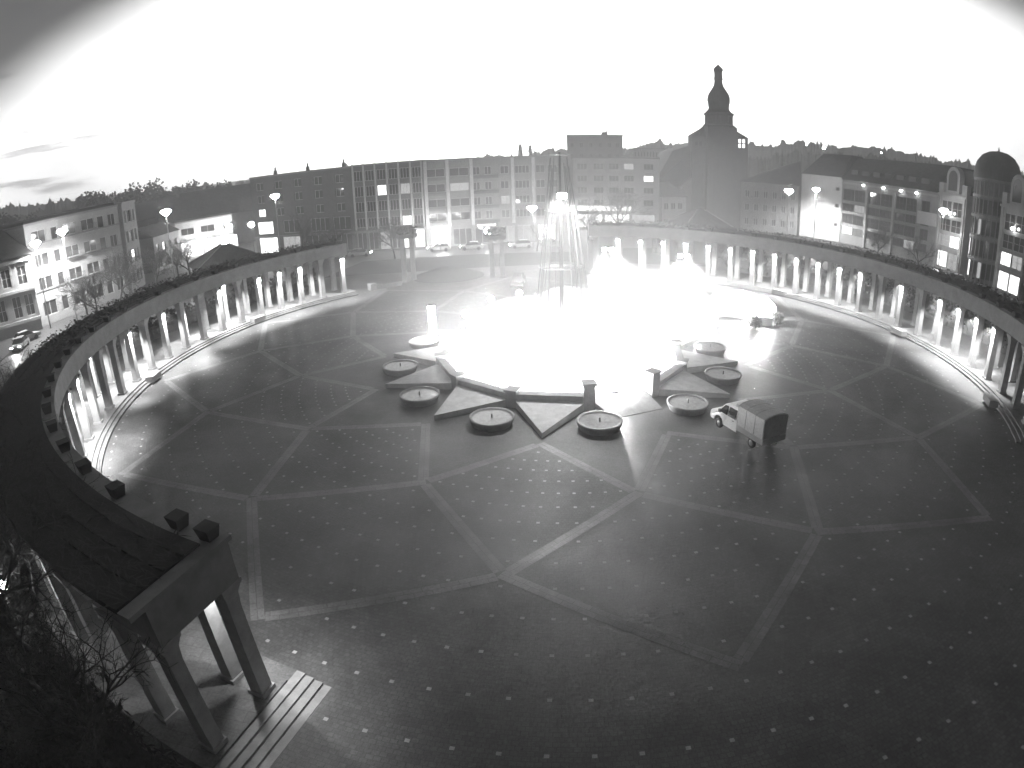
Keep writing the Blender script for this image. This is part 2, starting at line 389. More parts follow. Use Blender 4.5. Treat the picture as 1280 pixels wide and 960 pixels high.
# small white stones set in rings
def seg_d(p, a, b):
    ab = b - a; t = max(0, min(1, (p - a).dot(ab) / ab.dot(ab))); return (p - a - ab * t).length
segs = []
for k in range(12):
    for a, b in ((pp(RA, k), pp(RB, k + .5)), (pp(RA, k), pp(RB, k - .5)), (pp(RB, k + .5), pp(RC, k)), (pp(RB, k + .5), pp(RC, k + 1)), (pp(RC, k), pp(RD, k + .5)), (pp(RC, k), pp(RD, k - .5))): segs.append((a, b))
mb = MB()
rk = 36.42 / 0.9395 ** 3
while rk > 15.0:
    for j in range(168):
        a = PH + j * 360 / 168
        if rk > 36.5 and not (-13.0 < a < 61 or a > 347): continue
        x, y = polar((0, 0), rk, a); p = Vector((x, y))
        aa = (a - PH) / 30.0; fr = aa - math.floor(aa)           # inside the star's notches there are none
        A = pp(RA, math.floor(aa)); B = pp(RB, math.floor(aa) + .5); A2 = pp(RA, math.floor(aa) + 1)
        e1, e2 = (A, B) if fr <= .5 else (B, A2)
        u = R(a); d = Vector((math.sin(u), -math.cos(u))); ed = e2 - e1
        den = d.x * ed.y - d.y * ed.x
        rb = (e1.x * ed.y - e1.y * ed.x) / den
        if rk < rb + 0.3: continue
        if min(seg_d(p, *s) for s in segs) < 0.42: continue
        z = dish(rk) + 0.012; h = 0.072
        t = Vector((math.cos(u), math.sin(u)))
        q = [p + d * sx * h + t * sy * h * 1.15 for sx, sy in ((-1, -1), (1, -1), (1, 1), (-1, 1))]
        mb.add([(c.x, c.y, z) for c in q], [(0, 1, 2, 3)])
    rk *= 0.9395
o = mb.build('paving_studs', M['stud']); tag(o, kind='structure')
for p in o.data.polygons: pass
bm = bmesh.new(); bm.from_mesh(o.data)
for f in bm.faces:
    if f.normal.z < 0: f.normal_flip()
bm.to_mesh(o.data); bm.free()

# ------------------------------------------------------------------ colonnades
CC = (0.0, -0.8)
RI, RO = 38.0, 40.75
ZP = 1.25; ZB = 6.15; ZT = 7.5
COLL = MB().taper(0, 0, 0, 0.18, 0.36, 0.36, 0.36, 0.36).taper(0, 0, 0.18, 3.9, 0.285, 0.285, 0.26, 0.26).taper(0, 0, 3.9, 4.4, 0.26, 0.26, 0.3, 0.3).taper(0, 0, 4.4, 4.72, 0.3, 0.3, 0.42, 0.42).taper(0, 0, 4.72, ZB - ZP, 0.44, 0.44, 0.46, 0.46)
FIX = MB().box(-0.09, 0.09, -0.12, 0.12, -0.06, 0.1)
col_proto = lamp_proto = None
def colonnade(name, label, inner, outer, lit_in, lit_out, a_lo, a_hi, extra_beam=0.8):
    """angles in degrees from -y towards +x; lit lists hold (index, side) with side +1 plaza face, -1 gallery face"""
    global col_proto, lamp_proto
    t = thing(name, label, 'colonnade')
    n = max(8, int(abs(a_hi - a_lo) / 1.2))
    MB().arc(CC, 37.2, 41.75, RIM - 0.05, ZP, a_lo, a_hi, n).build('podium', M['step'], t)
    MB().arc(CC, 36.85, 37.197, RIM - 0.05, ZP - 0.115, a_lo, a_hi, n).build('step', M['step'], t)
    MB().arc(CC, 36.5, 36.847, RIM - 0.05, ZP - 0.23, a_lo, a_hi, n).build('step', M['step'], t)
    lo, hi = a_lo + extra_beam, a_hi - extra_beam
    MB().arc(CC, RI - 0.34, RI + 0.34, ZB, ZT, lo, hi, n).build('inner_beam', M['beamstone'], t)
    MB().arc(CC, RO - 0.34, RO + 0.34, ZB, ZT, lo, hi, n).build('outer_beam', M['beamstone'], t)
    MB().arc(CC, RI - 0.5, RI + 0.3, ZT + 0.003, ZT + 0.14, lo, hi, n).build('cornice', M['beamstone'], t)
    MB().arc(CC, RI + 0.303, RO + 0.9, ZT + 0.003, ZT + 0.2, lo, hi, n).build('roof', M['roofdark'], t)
    for rr_ in (RI + 0.95, RI + 1.75, RI + 2.6): MB().arc(CC, rr_, rr_ + 0.07, ZT + 0.203, ZT + 0.27, lo, hi, n).build('roof_rail', M['roofdark'], t)
    bl = MB().hexa([(-0.22, -0.2, 0), (0.22, -0.2, 0), (0.22, 0.2, 0), (-0.22, 0.2, 0)], [(-0.31, -0.28, 0.42), (0.31, -0.28, 0.42), (0.31, 0.28, 0.42), (-0.31, 0.28, 0.42)])
    bproto = None; rproto = None
    for i, a in enumerate(inner):
        x, y = polar(CC, RI, a)
        if col_proto is None: col_proto = COLL.build('column', M['stone'], t, (x, y, ZP), R(a))
        else: inst(col_proto, t, (x, y, ZP), R(a))
        bx, by = polar(CC, RI - 0.1, a)
        if bproto is None: bproto = bl.build('roof_block', M['roofdark'], t, (bx, by, ZT + 0.143), R(a))
        else: inst(bproto, t, (bx, by, ZT + 0.143), R(a))
        rx, ry = polar(CC, (RI + RO) / 2, a)
        if rproto is None: rproto = MB().box(-0.14, 0.14, -(RO - RI) / 2 + 0.345, (RO - RI) / 2 - 0.345, ZB + 0.4, ZT - 0.1).build('rafter', M['stonedark'], t, (rx, ry, 0), R(a))
        else: inst(rproto, t, (rx, ry, 0), R(a))
    for a in outer:
        x, y = polar(CC, RO, a); inst(col_proto, t, (x, y, ZP), R(a))
    for lst, angs, rr in ((lit_in, inner, RI), (lit_out, outer, RO)):
        for i, side in lst:
            a = angs[i]; x, y = polar(CC, rr - side * 0.5, a)
            f = FIX.build('column_lamp', M['darkmetal'], t, (x, y, ZB - 0.12), R(a)) if lamp_proto is None else inst(lamp_proto, t, (x, y, ZB - 0.12), R(a))
            if lamp_proto is None: lamp_proto = f
            x, y = polar(CC, rr - side * 0.74, a)
            xa, ya = polar(CC, rr - side * 0.2, a); lamp_at('column_light', (x, y, ZB - 0.28), 330 if (rr == RI and i < 2 and a > -20) else 2100, t, 'SPOT', 0.09, aim=(xa, ya, ZB - 2.6), angle=124, blend=0.5)
            MBb = MB().ball((0, 0, 0), 0.1, 8, 5).build('bulb', M['smalllamp'], t, (x, y, ZB - 0.18)) if False else None
    # climbing plants on the roof: many thin leaf and twig flakes
    mb = MB(); rr2 = random.Random(len(inner))
    area = int(abs(a_hi - a_lo) * 60)
    for _ in range(area):
        a = rr2.uniform(lo, hi); r = rr2.uniform(RI + 0.5, RO + 1.0); x, y = polar(CC, r, a)
        z = ZT + 0.2 + rr2.random() ** 2 * 0.55
        if -62 < a < 0:
            z = ZT + 0.22 + rr2.random() ** 2 * 0.5; d = Vector((rr2.gauss(0, .5), rr2.gauss(0, .5), rr2.uniform(-.1, .12))) + Vector((math.cos(R(a)), math.sin(R(a)), 0)) * .8
            d = d.normalized() * rr2.uniform(.2, .7); e = Vector((-d.y, d.x, 0)).normalized() * rr2.uniform(.015, .045); c = Vector((x, y, z)); mb.add([c - d, c + e, c + d, c - e], [(0, 1, 2, 3)]); continue
        d = Vector((rr2.uniform(-1, 1), rr2.uniform(-1, 1), rr2.uniform(-.2, .6))).normalized() * rr2.uniform(0.06, 0.2) * (.6 if a > -50 and a < 0 else 1.15)
        e = Vector((-d.y, d.x, rr2.uniform(-.1, .1))) * rr2.uniform(0.3, 0.9)
        c = Vector((x, y, z)); mb.add([c - d, c + e, c + d, c - e], [(0, 1, 2, 3)])
    mb.build('creeper', M['creeper'], t, recalc=False)
    return t

L_in = [-15.4, -17.5] + [-23.3 - 4.70 * k for k in range(10)] + [-70.3 - 4.785 * k for k in range(14)]
L_out = [-15.4, -18.7] + [-23.3 - 4.70 * k for k in range(10)] + [-70.3 - 4.785 * k for k in range(14)]
nL = len(L_in)
left = colonnade('curved_colonnade', 'long curved stone colonnade on the left, ending in a stepped portico nearest the camera', L_in, L_out,
    [(0, 1), (1, 1), (9, 1), (10, 1), (14, 1), (16, 1), (18, -1), (19, 1), (21, 1), (22, 1), (23, 1), (25, 1)] if nL > 25 else [], [(13, 1), (15, 1), (20, 1)], -134.6, -14.6)
R_in = [65.05, 69.92] + [74.8 + 4.88 * k for k in range(20)] + [172.4]
R_out = list(R_in)
right = colonnade('curved_colonnade', 'long curved stone colonnade on the right below the shopping arcade', R_in, R_out,
    [(k, 1) for k in (3, 4, 5, 6, 8, 10, 11, 12, 13, 14, 15, 16, 17, 18, 19, 20, 21)], [], 60.0, 174.6)

# portico end of the left colonnade
a = -14.6; ca = R(a)
er = Vector((math.sin(ca), -math.cos(ca), 0)); et = Vector((math.cos(ca), math.sin(ca), 0))
def pbox(r0, r1, t0, t1, z0, z1):
    c0 = Vector((CC[0], CC[1], 0)); q = []
    for z in (z0, z1):
        for r, tt in ((r0, t0), (r1, t0), (r1, t1), (r0, t1)): q.append(c0 + er * r + et * tt + Vector((0, 0, z)))
    return MB().hexa(q[:4], q[4:])
for k in range(4):
    pbox(36.6 - 0.0, 41.75, 0.006 + 0.36 * k, 0.36 * (k + 1), RIM - 0.05, ZP - 0.085 * (k + 1)).build('end_step', M['stone'], left)
pbox(RI - 0.36, RO + 0.36, -0.515, -0.06, ZB + 0.004, ZT - 0.004).build('end_beam', M['beamstone'], left)
pbox(RI - 0.5, RO + 0.95, -0.5, -0.0, ZT + 0.004, ZT + 0.17).build('end_cornice', M['beamstone'], left)
lamp_at('portico_light', tuple(Vector((CC[0], CC[1], 0)) + er * 37.4 + et * (-0.4) + Vector((0, 0, ZB - 0.3))), 330, left, 'SPOT', 0.1, aim=tuple(Vector((CC[0], CC[1], 0)) + er * 37.2 + et * (0.0) + Vector((0, 0, ZP))), angle=46, blend=0.6)

# stone blocks standing on the steps
proto = None
for lab, ang in (('stone block on the left steps, nearest the camera of the two on that side', -79.9), ('stone block on the left steps, farther back below the dark pavilion roof', -109.9),
                 ('stone block on the right steps, beside the last unlit columns near the frame edge', 70.1), ('stone block on the right steps, midway along the lit colonnade', 100.1),
                 ('stone block on the right steps, just behind the white tents', 130.1)):
    x, y = polar((0, 0), 36.75 if ang < 0 else 36.3, ang)
    if proto is None: proto = MB().box(-0.9, 0.9, -0.42, 0.42, 0, 0.52).build('stone_block', M['stone'], None, (x, y, RIM + 0.12), R(ang))
    else:
        o = proto.copy(); COL.objects.link(o); o.location = (x, y, RIM + 0.12); o.rotation_euler.z = R(ang); 
        tag(o, lab, 'plinth', 'stone blocks on the colonnade steps'); continue
    tag(proto, lab, 'plinth', 'stone blocks on the colonnade steps')

# low wall with a pale end block, closing the plaza at the back left
t = thing('low_wall', 'low stone wall with a pale end block at the back left of the plaza', 'wall')
MB().arc((0, 0), 36.9, 37.5, RIM - 0.1, RIM + 0.55, -144.5, -138.6, 6).build('wall', M['stonedark'], t)
MB().arc((0, 0), 36.7, 37.7, RIM - 0.1, RIM + 0.85, -138.59, -137.2, 2).build('end_block', M['stone'], t)

# two free-standing pairs of columns at the back of the plaza
for lab, pos, hgt, az in (('pair of stone columns under a dark planted head, left of the rear gateway', ((-21.5, 32.1), (-20.5, 33.3)), 7.4, 0), ('pair of stone columns under a dark planted head, just left of the mast', ((-9.5, 34.6), (-8.0, 34.0)), 6.6, 0)):
    cx = (pos[0][0] + pos[1][0]) / 2; cyy = (pos[0][1] + pos[1][1]) / 2
    t = thing('column_pair', lab, 'columns', (cx, cyy, RIM), 0, 'column pairs at the rear of the plaza')
    for q in pos: MB().taper(0, 0, 0, 0.2, .4, .4, .4, .4).taper(0, 0, 0.2, hgt - 1.3, .3, .3, .27, .27).build('column', M['stone'], t, (q[0] - cx, q[1] - cyy, 0))
    MB().box(-1.3, 1.3, -1.0, 1.0, hgt - 1.295, hgt - 0.75).build('lintel', M['stonedark'], t)
    mb = MB()
    for _ in range(420):
        c = Vector((rnd.uniform(-1.3, 1.3), rnd.uniform(-1, 1), hgt - 0.75 + rnd.random() * 1.0)); d = Vector((rnd.uniform(-1, 1), rnd.uniform(-1, 1), rnd.uniform(-1, 1))).normalized() * rnd.uniform(.12, .3)
        e = d.cross(Vector((rnd.uniform(-1, 1), rnd.uniform(-1, 1), 1))).normalized() * 0.14
        mb.add([c - d, c + e, c + d, c - e], [(0, 1, 2, 3)])
    mb.build('creeper', M['creeper'], t, recalc=False)

# ------------------------------------------------------------------ fountain
ft = thing('plaza_fountain', 'large round twelve-sided fountain with stone walls and raised star points, flooded with white light', 'fountain')
def ring_seg(a0, a1, r0, r1, z0, z1):
    """straight wall piece between two plan angles"""
    q = []
    for z in (z0, z1):
        for r, aa in ((r0, a0), (r1, a0), (r1, a1), (r0, a1)):
            x, y = polar((0, 0), r, aa); q.append((x, y, z))
    return MB().hexa(q[:4], q[4:])
walls = [(-190 + 30 * k + 10.6 - 0.5, -190 + 30 * k + 39.6 + 0.5) for k in range(13)]
for k in range(12):
    a0 = PH + 15 + 30 * k; a1 = a0 + 30
    if k == 0:  continue                      # the gap with the entrance ramp
    ring_seg(a0 + 0.9, a1 - 0.9, 10.0, 10.55, -0.05, 0.95).build('wall', M['stone'], ft)
    ring_seg(a0 + 0.95, a1 - 0.95, 9.9, 10.62, 0.953, 1.06).build('coping', M['stone'], ft)
for k in range(12):
    a0 = PH + 15 + 30 * k; x, y = polar((0, 0), 10.3, a0)
    tall = 1.9 if k in (0, 1, 7) else 1.25
    MB().taper(0, 0, 0, tall, 0.42, 0.42, 0.4, 0.4).taper(0, 0, tall + .003, tall + 0.13, 0.5, 0.5, 0.5, 0.5)  .build('pier', M['stone'], ft, (x, y, 0), R(a0))
for k in range(12):
    if k == 1: continue
    tip = polar((0, 0), 15.2, PH + 30 * k); b0 = polar((0, 0), 10.57, PH + 30 * k - 13.6); b1 = polar((0, 0), 10.57, PH + 30 * k + 13.6)
    i0 = polar((0, 0), 14.75, PH + 30 * k)
    mb = MB().hexa([(b0[0], b0[1], 0), (tip[0], tip[1], 0.1), (b1[0], b1[1], 0), ((b0[0] + b1[0]) / 2, (b0[1] + b1[1]) / 2, 0)], [(b0[0], b0[1], 0.62), (tip[0], tip[1], 0.5), (b1[0], b1[1], 0.62), ((b0[0] + b1[0]) / 2, (b0[1] + b1[1]) / 2, 0.66)])
    mb.build('star_point', M['daisstone'], ft)
# inside: stepped terraces added as white surfaces for the glare, and shallow water
MB().lathe([(9.85, 0.02), (9.85, 0.5), (8.2, 0.5), (8.2, 0.7), (6.6, 0.7), (6.6, 0.9), (0.01, 0.9)], 48, smooth=False).build('basin_floor', M['white'], ft)
MB().disc((0, 0, 0.94), 6.4, 48).build('pool', M['water'], ft)
a0 = PH + 15; q = [polar((0, 0), 9.7, a0 + 1.5), polar((0, 0), 9.7, a0 + 28.5), polar((0, 0), 12.6, a0 + 24), polar((0, 0), 12.6, a0 + 6)]
MB().hexa([(p[0], p[1], 0.0) for p in q], [(q[0][0], q[0][1], 0.52), (q[1][0], q[1][1], 0.52), (q[2][0], q[2][1], 0.12), (q[3][0], q[3][1], 0.12)]).build('entrance_ramp', M['stone'], ft)
# rings of jets and drops, white shapes added to bulk out the glare
mb = MB(); rj = random.Random(3)
def jet(mb, p, v, n=9, r=0.05, dt=0.13):
    p = Vector(p); v = Vector(v)
    for i in range(n):
        q = p + v * dt; mb.tube(p, q, r * (.5 + 0.08 * i), r * (.5 + 0.08 * (i + 1)), 5, True, False); p = q; v = v + Vector((rj.uniform(-.3, .3), rj.uniform(-.3, .3), -9.8 * dt))
for k in range(40):
    x, y = polar((0, 0), 7.6, k * 9); jet(mb, (x, y, 0.7), (-x * 0.24 + rj.uniform(-.2, .2), -y * 0.24 + rj.uniform(-.2, .2), 6.2 + rj.uniform(-.5, .5)), 10, 0.06)
for k in range(28):
    x, y = polar((0, 0), 3.4, k * 360 / 28); jet(mb, (x, y, 0.95), (x * 0.1, y * 0.1, 8.0 + rj.uniform(-.8, .8)), 12, 0.07)
for _ in range(2600):
    a = rj.uniform(0, 360); r = rj.random() ** 0.6 * 8.4; x, y = polar((0, 0), r, a); z = 0.9 + rj.random() ** 1.7 * (4.0 - 0.28 * r)
    s = rj.uniform(0.04, 0.13); c = Vector((x, y, z))
    mb.add([c + Vector((s, 0, 0)), c + Vector((0, s, 0)), c + Vector((-s, 0, 0)), c + Vector((0, -s, 0)), c + Vector((0, 0, s)), c + Vector((0, 0, -s))], [(0, 1, 4), (1, 2, 4), (2, 3, 4), (3, 0, 4), (1, 0, 5), (2, 1, 5), (3, 2, 5), (0, 3, 5)])
o = mb.build('glare_jets', M['glare_spray'], ft, recalc=False); o['kind'] = 'stuff'

# the mast's second light, towards the camera, is added to brighten the front
# fill lights added inside the basin wall to light the glare volume
for k in range(12):
    x, y = polar((0, 0), 9.1, PH + 30 * k)
    bl_ = MB().tube((0, 0, 0), (0, 0, .2), .2, .24, 12).build('basin_fill', M['darkmetal'], ft, (x, y, .5)); MB().disc((0, 0, .206), .2, 12).build('lens', M['bulb'], bl_)
    lamp_at('basin_fill_beam', (x, y, .78), 2000, ft, radius=.12)
for k in range(6):  # further lights added in the pool to fill the glare
    x, y = polar((0, 0), 4.2, PH + 60 * k); z_ = .96
    bl_ = MB().tube((0, 0, 0), (0, 0, .2), .2, .24, 12).build('basin_fill', M['darkmetal'], ft, (x, y, z_)); MB().disc((0, 0, .206), .2, 12).build('lens', M['bulb'], bl_)
    lamp_at('basin_fill_beam', (x, y, z_ + .3), 2600, ft, radius=.12)
# lumpy white volume standing in for the lens bloom over the fountain
def lump(mb, c, r, seed, n=28, m=16):
    rr = random.Random(seed); ph = [rr.uniform(0, 6.28) for _ in range(6)]; vs = []; fs = []
    for j in range(m + 1):
        th = PI * j / m
        for i in range(n):
            a = 2 * PI * i / n; k = 1 + .10 * math.sin(3 * a + ph[0]) * math.sin(th) + .07 * math.sin(5 * a + 2 * th + ph[1]) * math.sin(th) + .06 * math.sin(4 * th + ph[2] + a * 0)
            vs.append((c[0] + r[0] * k * math.sin(th) * math.cos(a), c[1] + r[1] * k * math.sin(th) * math.sin(a), max(.93, c[2] + r[2] * k * math.cos(th))))
    for j in range(m):
        for i in range(n): fs.append((j * n + i, j * n + (i + 1) % n, (j + 1) * n + (i + 1) % n, (j + 1) * n + i))
    mb.add(vs, fs)
m = bpy.data.materials.new('glare_mist'); m.use_nodes = True; nt = m.node_tree; nt.nodes.clear()
pv = nt.nodes.new('ShaderNodeVolumePrincipled'); pv.inputs['Color'].default_value = (.95, .95, .95, 1); pv.inputs['Density'].default_value = 0.22; pv.inputs['Anisotropy'].default_value = 0.0
oo = nt.nodes.new('ShaderNodeOutputMaterial'); nt.links.new(pv.outputs[0], oo.inputs['Volume'])
mb = MB(); lump(mb, (0.3, 0.4, 1.2), (8.6, 8.6, 4.6), 5)
lump(mb, (9.5, 15.5, 1.2), (7.5, 8.0, 2.6), 8); lump(mb, (10.5, 6.5, 1.0), (4.5, 4.5, 2.6), 12)
o = mb.build('glare_mist', m, ft); o['kind'] = 'stuff'

m2 = bpy.data.materials.new('glow_veil'); m2.use_nodes = True; nt = m2.node_tree; nt.nodes.clear()
pv = nt.nodes.new('ShaderNodeVolumePrincipled'); pv.inputs['Color'].default_value = (.92, .92, .92, 1); pv.inputs['Density'].default_value = 0.0065; pv.inputs['Anisotropy'].default_value = 0.0
oo = nt.nodes.new('ShaderNodeOutputMaterial'); nt.links.new(pv.outputs[0], oo.inputs['Volume'])
mb = MB(); lump(mb, (8, 12, 2.0), (33, 31, 18), 9)  # wide thin volume added to imitate veiling glare around the fountain
o = mb.build('glow_mist', m2); o['kind'] = 'stuff'

# mast with light cords in the middle
mt = thing('fountain_mast', 'tall mast hung with a cone of pale cords and a floodlight, standing in the fountain', 'mast', (0, 0, 0.94))
mb = MB().tube((0, 0, 0), (0, 0, 16.7), 0.16, 0.1, 10); mb.build('pole', M['metal'], mt)
for z, r in ((16.5, 0.72), (12.0, 1.25), (7.4, 1.85)):
    mb = MB()
    for i in range(24):
        b0, b1 = 2 * PI * i / 24, 2 * PI * (i + 1) / 24
        mb.tube((r * math.cos(b0), r * math.sin(b0), z), (r * math.cos(b1), r * math.sin(b1), z), 0.05, 0.05, 5, True, False)
    for i in range(4): mb.tube((0, 0, z), (r * math.cos(i * PI / 2), r * math.sin(i * PI / 2), z), 0.03, 0.03, 4)
    mb.build('hoop', M['metal'], mt)
for i in range(18):
    b = 2 * PI * i / 18 + rj.uniform(-.13, .13)
    MB().tube((0.72 * math.cos(b), 0.72 * math.sin(b), 16.4 + rj.uniform(-1.2, .3)), ((2.75 + rj.uniform(-.5, .25)) * math.cos(b), (2.75 + rj.uniform(-.5, .25)) * math.sin(b), 0.2), rj.uniform(.02, .05), rj.uniform(.03, .055), 5).build('cord', M['strand'], mt)
fh = MB().box(-0.42, 0.42, -0.3, 0.2, -0.22, 0.28).build('floodlight', M['darkmetal'], mt, (0.15, -0.75, 13.2))
MB().disc((0, 0, -0.01), 0.3, 12, False).build('lens', M['bulb'], fh, (0, -0.04, -0.222))
MB().box(-0.36, 0.36, -0.02, 0.02, -0.17, 0.22).build('lens', M['bulb'], fh, (0, -0.323, 0))
lamp_at('mast_floodlight', (0.15, -0.75, 13.3), 70000, mt, 'SPOT', 0.3, aim=(2.5, 4.2, -1), angle=74, blend=0.35)

lamp_at('mast_floodlight', (-0.3, -1.0, 13.4), 10000, mt, 'SPOT', 0.3, aim=(0, -9.5, 0), angle=84, blend=1.0)  # second beam, added to brighten the fountain's near side
# round water bowls between the star points
bowl_labels = {-3: 'round stone water bowl, farthest back left of the fountain', -2: 'round stone water bowl left of the fountain, second from the back', -1: 'round stone water bowl with sparkling water beside the brightly lit star point',
    0: 'round stone water bowl in front of the fountain, left of the front star point', 1: 'round stone water bowl in front of the fountain, under the tall wall pier', 2: 'round stone water bowl with glaring water, between fountain and white pickup',
    3: 'small-looking round stone water bowl behind the white pickup, in shadow', 4: 'round stone water bowl right of the fountain, near the white tents', 5: 'round stone water bowl behind the fountain, nearest the mast side', }
bp = None
for k in range(-4, 5):
    ang = PH + 30 * k - 15 + (0.4 if k < 0 else 0)
    x, y = polar((0, 0), 13.75, ang)
    if bp is None:
        bp = empty('water_bowl', (x, y, 0.0))
        MB().lathe([(1.2, 0.08), (1.3, 0.12), (1.5, 0.55), (1.52, 0.68), (1.36, 0.68), (1.3, 0.54), (0.01, 0.54)], 40).build('bowl', M['stone'], bp)
        MB().disc((0, 0, 0.585), 1.31, 40).build('water', M['water'], bp)
        MB().tube((0, 0, 0.5), (0, 0, 0.86), 0.07, 0.05, 8).build('nozzle', M['metal'], bp)
        o = bp
    else: o = copy_tree(bp); o.location = (x, y, 0.0)
    tag(o, bowl_labels.get(k + 1, bowl_labels.get(k)), 'water bowl', 'water bowls round the fountain')
# ------------------------------------------------------------------ lamps and tents round the fountain
t = thing('light_column', 'glaring white light column at the left rim of the fountain', 'light', (-12.4, 6.2, 0.05))
MB().taper(0, 0, 0, 0.3, .45, .45, .45, .45).build('base', M['stonedark'], t); MB().tube((0, 0, .3), (0, 0, 3.6), 0.34, 0.34, 14).build('light_tube', M['bulb'], t); MB().tube((0, 0, 3.6), (0, 0, 3.75), 0.4, 0.3, 14).build('cap', M['darkmetal'], t)
def post_light(lab, x, y, h, power, group='post lamps at the back of the fountain'):
    t = thing('post_lamp', lab, 'lamp', (x, y, dish(math.hypot(x, y))), 0, group)
    MB().tube((0, 0, 0), (0, 0, h - .2), 0.07, 0.06, 8).build('post', M['darkmetal'], t)
    MB().ball((0, 0, h), 0.34, 12, 8).build('globe', M['bulb'], t)
    lamp_at('post_lamp_light', (0, 0, h + 0.5), power, t, radius=0.3)
post_light('glaring globe lamp on a slim post behind the left fountain rim', -7.3, 12.4, 2.6, 400)
post_light('globe lamp close to the parked car behind the fountain', -4.6, 16.5, 2.2, 300)
post_light('low globe lamp just inside the light column at the fountain', -9.6, 9.0, 1.9, 150)
def added_flood(lab, x, y, h, aims, power):  # stands added to blow out the floor behind the fountain
    t = thing('added_flood_stand', lab, 'floodlight', (x, y, dish(math.hypot(x, y))), 0, 'added floodlight stands by the fountain')
    mb = MB()
    for k in range(3): mb.tube((0, 0, 0.9), (0.8 * math.cos(k * 2.094), 0.8 * math.sin(k * 2.094), 0), 0.035, 0.03, 6)
    mb.build('tripod', M['darkmetal'], t); MB().tube((0, 0, .5), (0, 0, h), 0.05, 0.04, 8).build('pole', M['metal'], t)
    for i, am in enumerate(aims):
        px = -0.45 + 0.9 * i
        f = MB().box(-0.3, 0.3, -0.22, 0.06, -0.24, 0.24).build('lamp_head', M['darkmetal'], t, (px, 0, h))
        MB().box(-0.27, 0.27, -0.02, 0.0, -0.2, 0.2).build('lens', M['bulb'], f, (0, -0.225, 0))
        ld = lamp_at('added_flood_beam', (px + x, y - 0.4, h + dish(20)), power, None, 'SPOT', 0.25, aim=am, angle=66, blend=0.6)
added_flood('added floodlight stand behind the fountain, right of the mast', 6.0, 27.0, 5.2, ((5, 22.8, 0), (9.5, 22.3, 0)), 42000)
added_flood('added floodlight stand behind the white tents, near the right colonnade steps', 15.0, 23.5, 5.0, ((12, 19, 0), (17.5, 19.5, 0)), 32000)

for lab, x, y in (('added low fill light in the glare behind the fountain, left one', 6.5, 14.0), ('added low fill light in the glare behind the fountain, farthest back', 10.5, 18.5), ('added low fill light in the glare between the fountain and the white tents', 10.8, 6.8), ('added low fill light in the glare next to the white tents', 12.0, 13.0)):  # lamps added inside the glare volume to whiten it
    t = thing('ground_fill', lab, 'floodlight', (x, y, dish(math.hypot(x, y))), 0, 'added ground fill lights round the fountain')
    MB().tube((0, 0, 0), (0, 0, .3), .22, .26, 14).build('housing', M['darkmetal'], t); MB().disc((0, 0, .306), .22, 14).build('lens', M['bulb'], t); lamp_at('ground_fill_beam', (0, 0, .6), 3300, t, radius=.12)
def tent(lab, x, y, wx, wy, h, rz, wallh):
    t = thing('market_tent', lab, 'tent', (x, y, dish(math.hypot(x, y))), R(rz), 'white tents beside the fountain')
    a, b = wx / 2, wy / 2
    MB().add([(-a, -b, wallh), (a, -b, wallh), (a, b, wallh), (-a, b, wallh), (0, 0, h), (-a, -b, wallh - .25), (a, -b, wallh - .25), (a, b, wallh - .25), (-a, b, wallh - .25)],
             [(0, 1, 4), (1, 2, 4), (2, 3, 4), (3, 0, 4), (5, 6, 1, 0), (6, 7, 2, 1), (7, 8, 3, 2), (8, 5, 0, 3)]).build('canopy', M['whitecanvas'], t)
    for sx in (-1, 1):
        for sy in (-1, 1): MB().tube((sx * (a - .1), sy * (b - .1), 0), (sx * (a - .1), sy * (b - .1), wallh - .02), 0.05, 0.05, 6).build('leg', M['metal'], t)
    MB().box(-a + .15, a - .15, b - .16, b - .12, 0.1, wallh - .3).build('back_wall', M['whitecanvas'], t)
    MB().box(-a + .3, a - .3, -b + .3, -b + .9, 0, 0.9).build('counter', M['white'], t)
    lamp_at('tent_light', (0, 0, wallh - .1), 2500, t, radius=0.2)
    return t
tent('long white tent nearest the right colonnade steps', 19.8, 14.6, 6.5, 3.0, 2.9, -24, 2.0)
tent('white peaked tent at the right end of the row, beside the wet shining paving', 21.6, 11.6, 2.6, 2.6, 3.0, -15, 1.9)
tent('white tent closest to the fountain basin on its right', 14.6, 12.0, 4.0, 3.0, 2.7, -20, 1.9)
fn = thing('barrier_fence', 'low metal barrier in front of the white tents', 'barrier', (17.0, 9.6, dish(19)), R(10))
mb = MB().tube((-1.6, 0, 1.05), (1.6, 0, 1.05), 0.03, .03, 6).tube((-1.6, 0, .2), (1.6, 0, .2), 0.025, .025, 6)
for i in range(17): mb.tube((-1.6 + .2 * i, 0, .2), (-1.6 + .2 * i, 0, 1.05), .012, .012, 4)
mb.build('rails', M['darkmetal'], fn)
for s in (-1.6, 1.6): MB().box(s - .03, s + .03, -.35, .35, 0, .05).tube((s, 0, 0), (s, 0, 1.05), .03, .03, 6).build('foot', M['darkmetal'], fn)
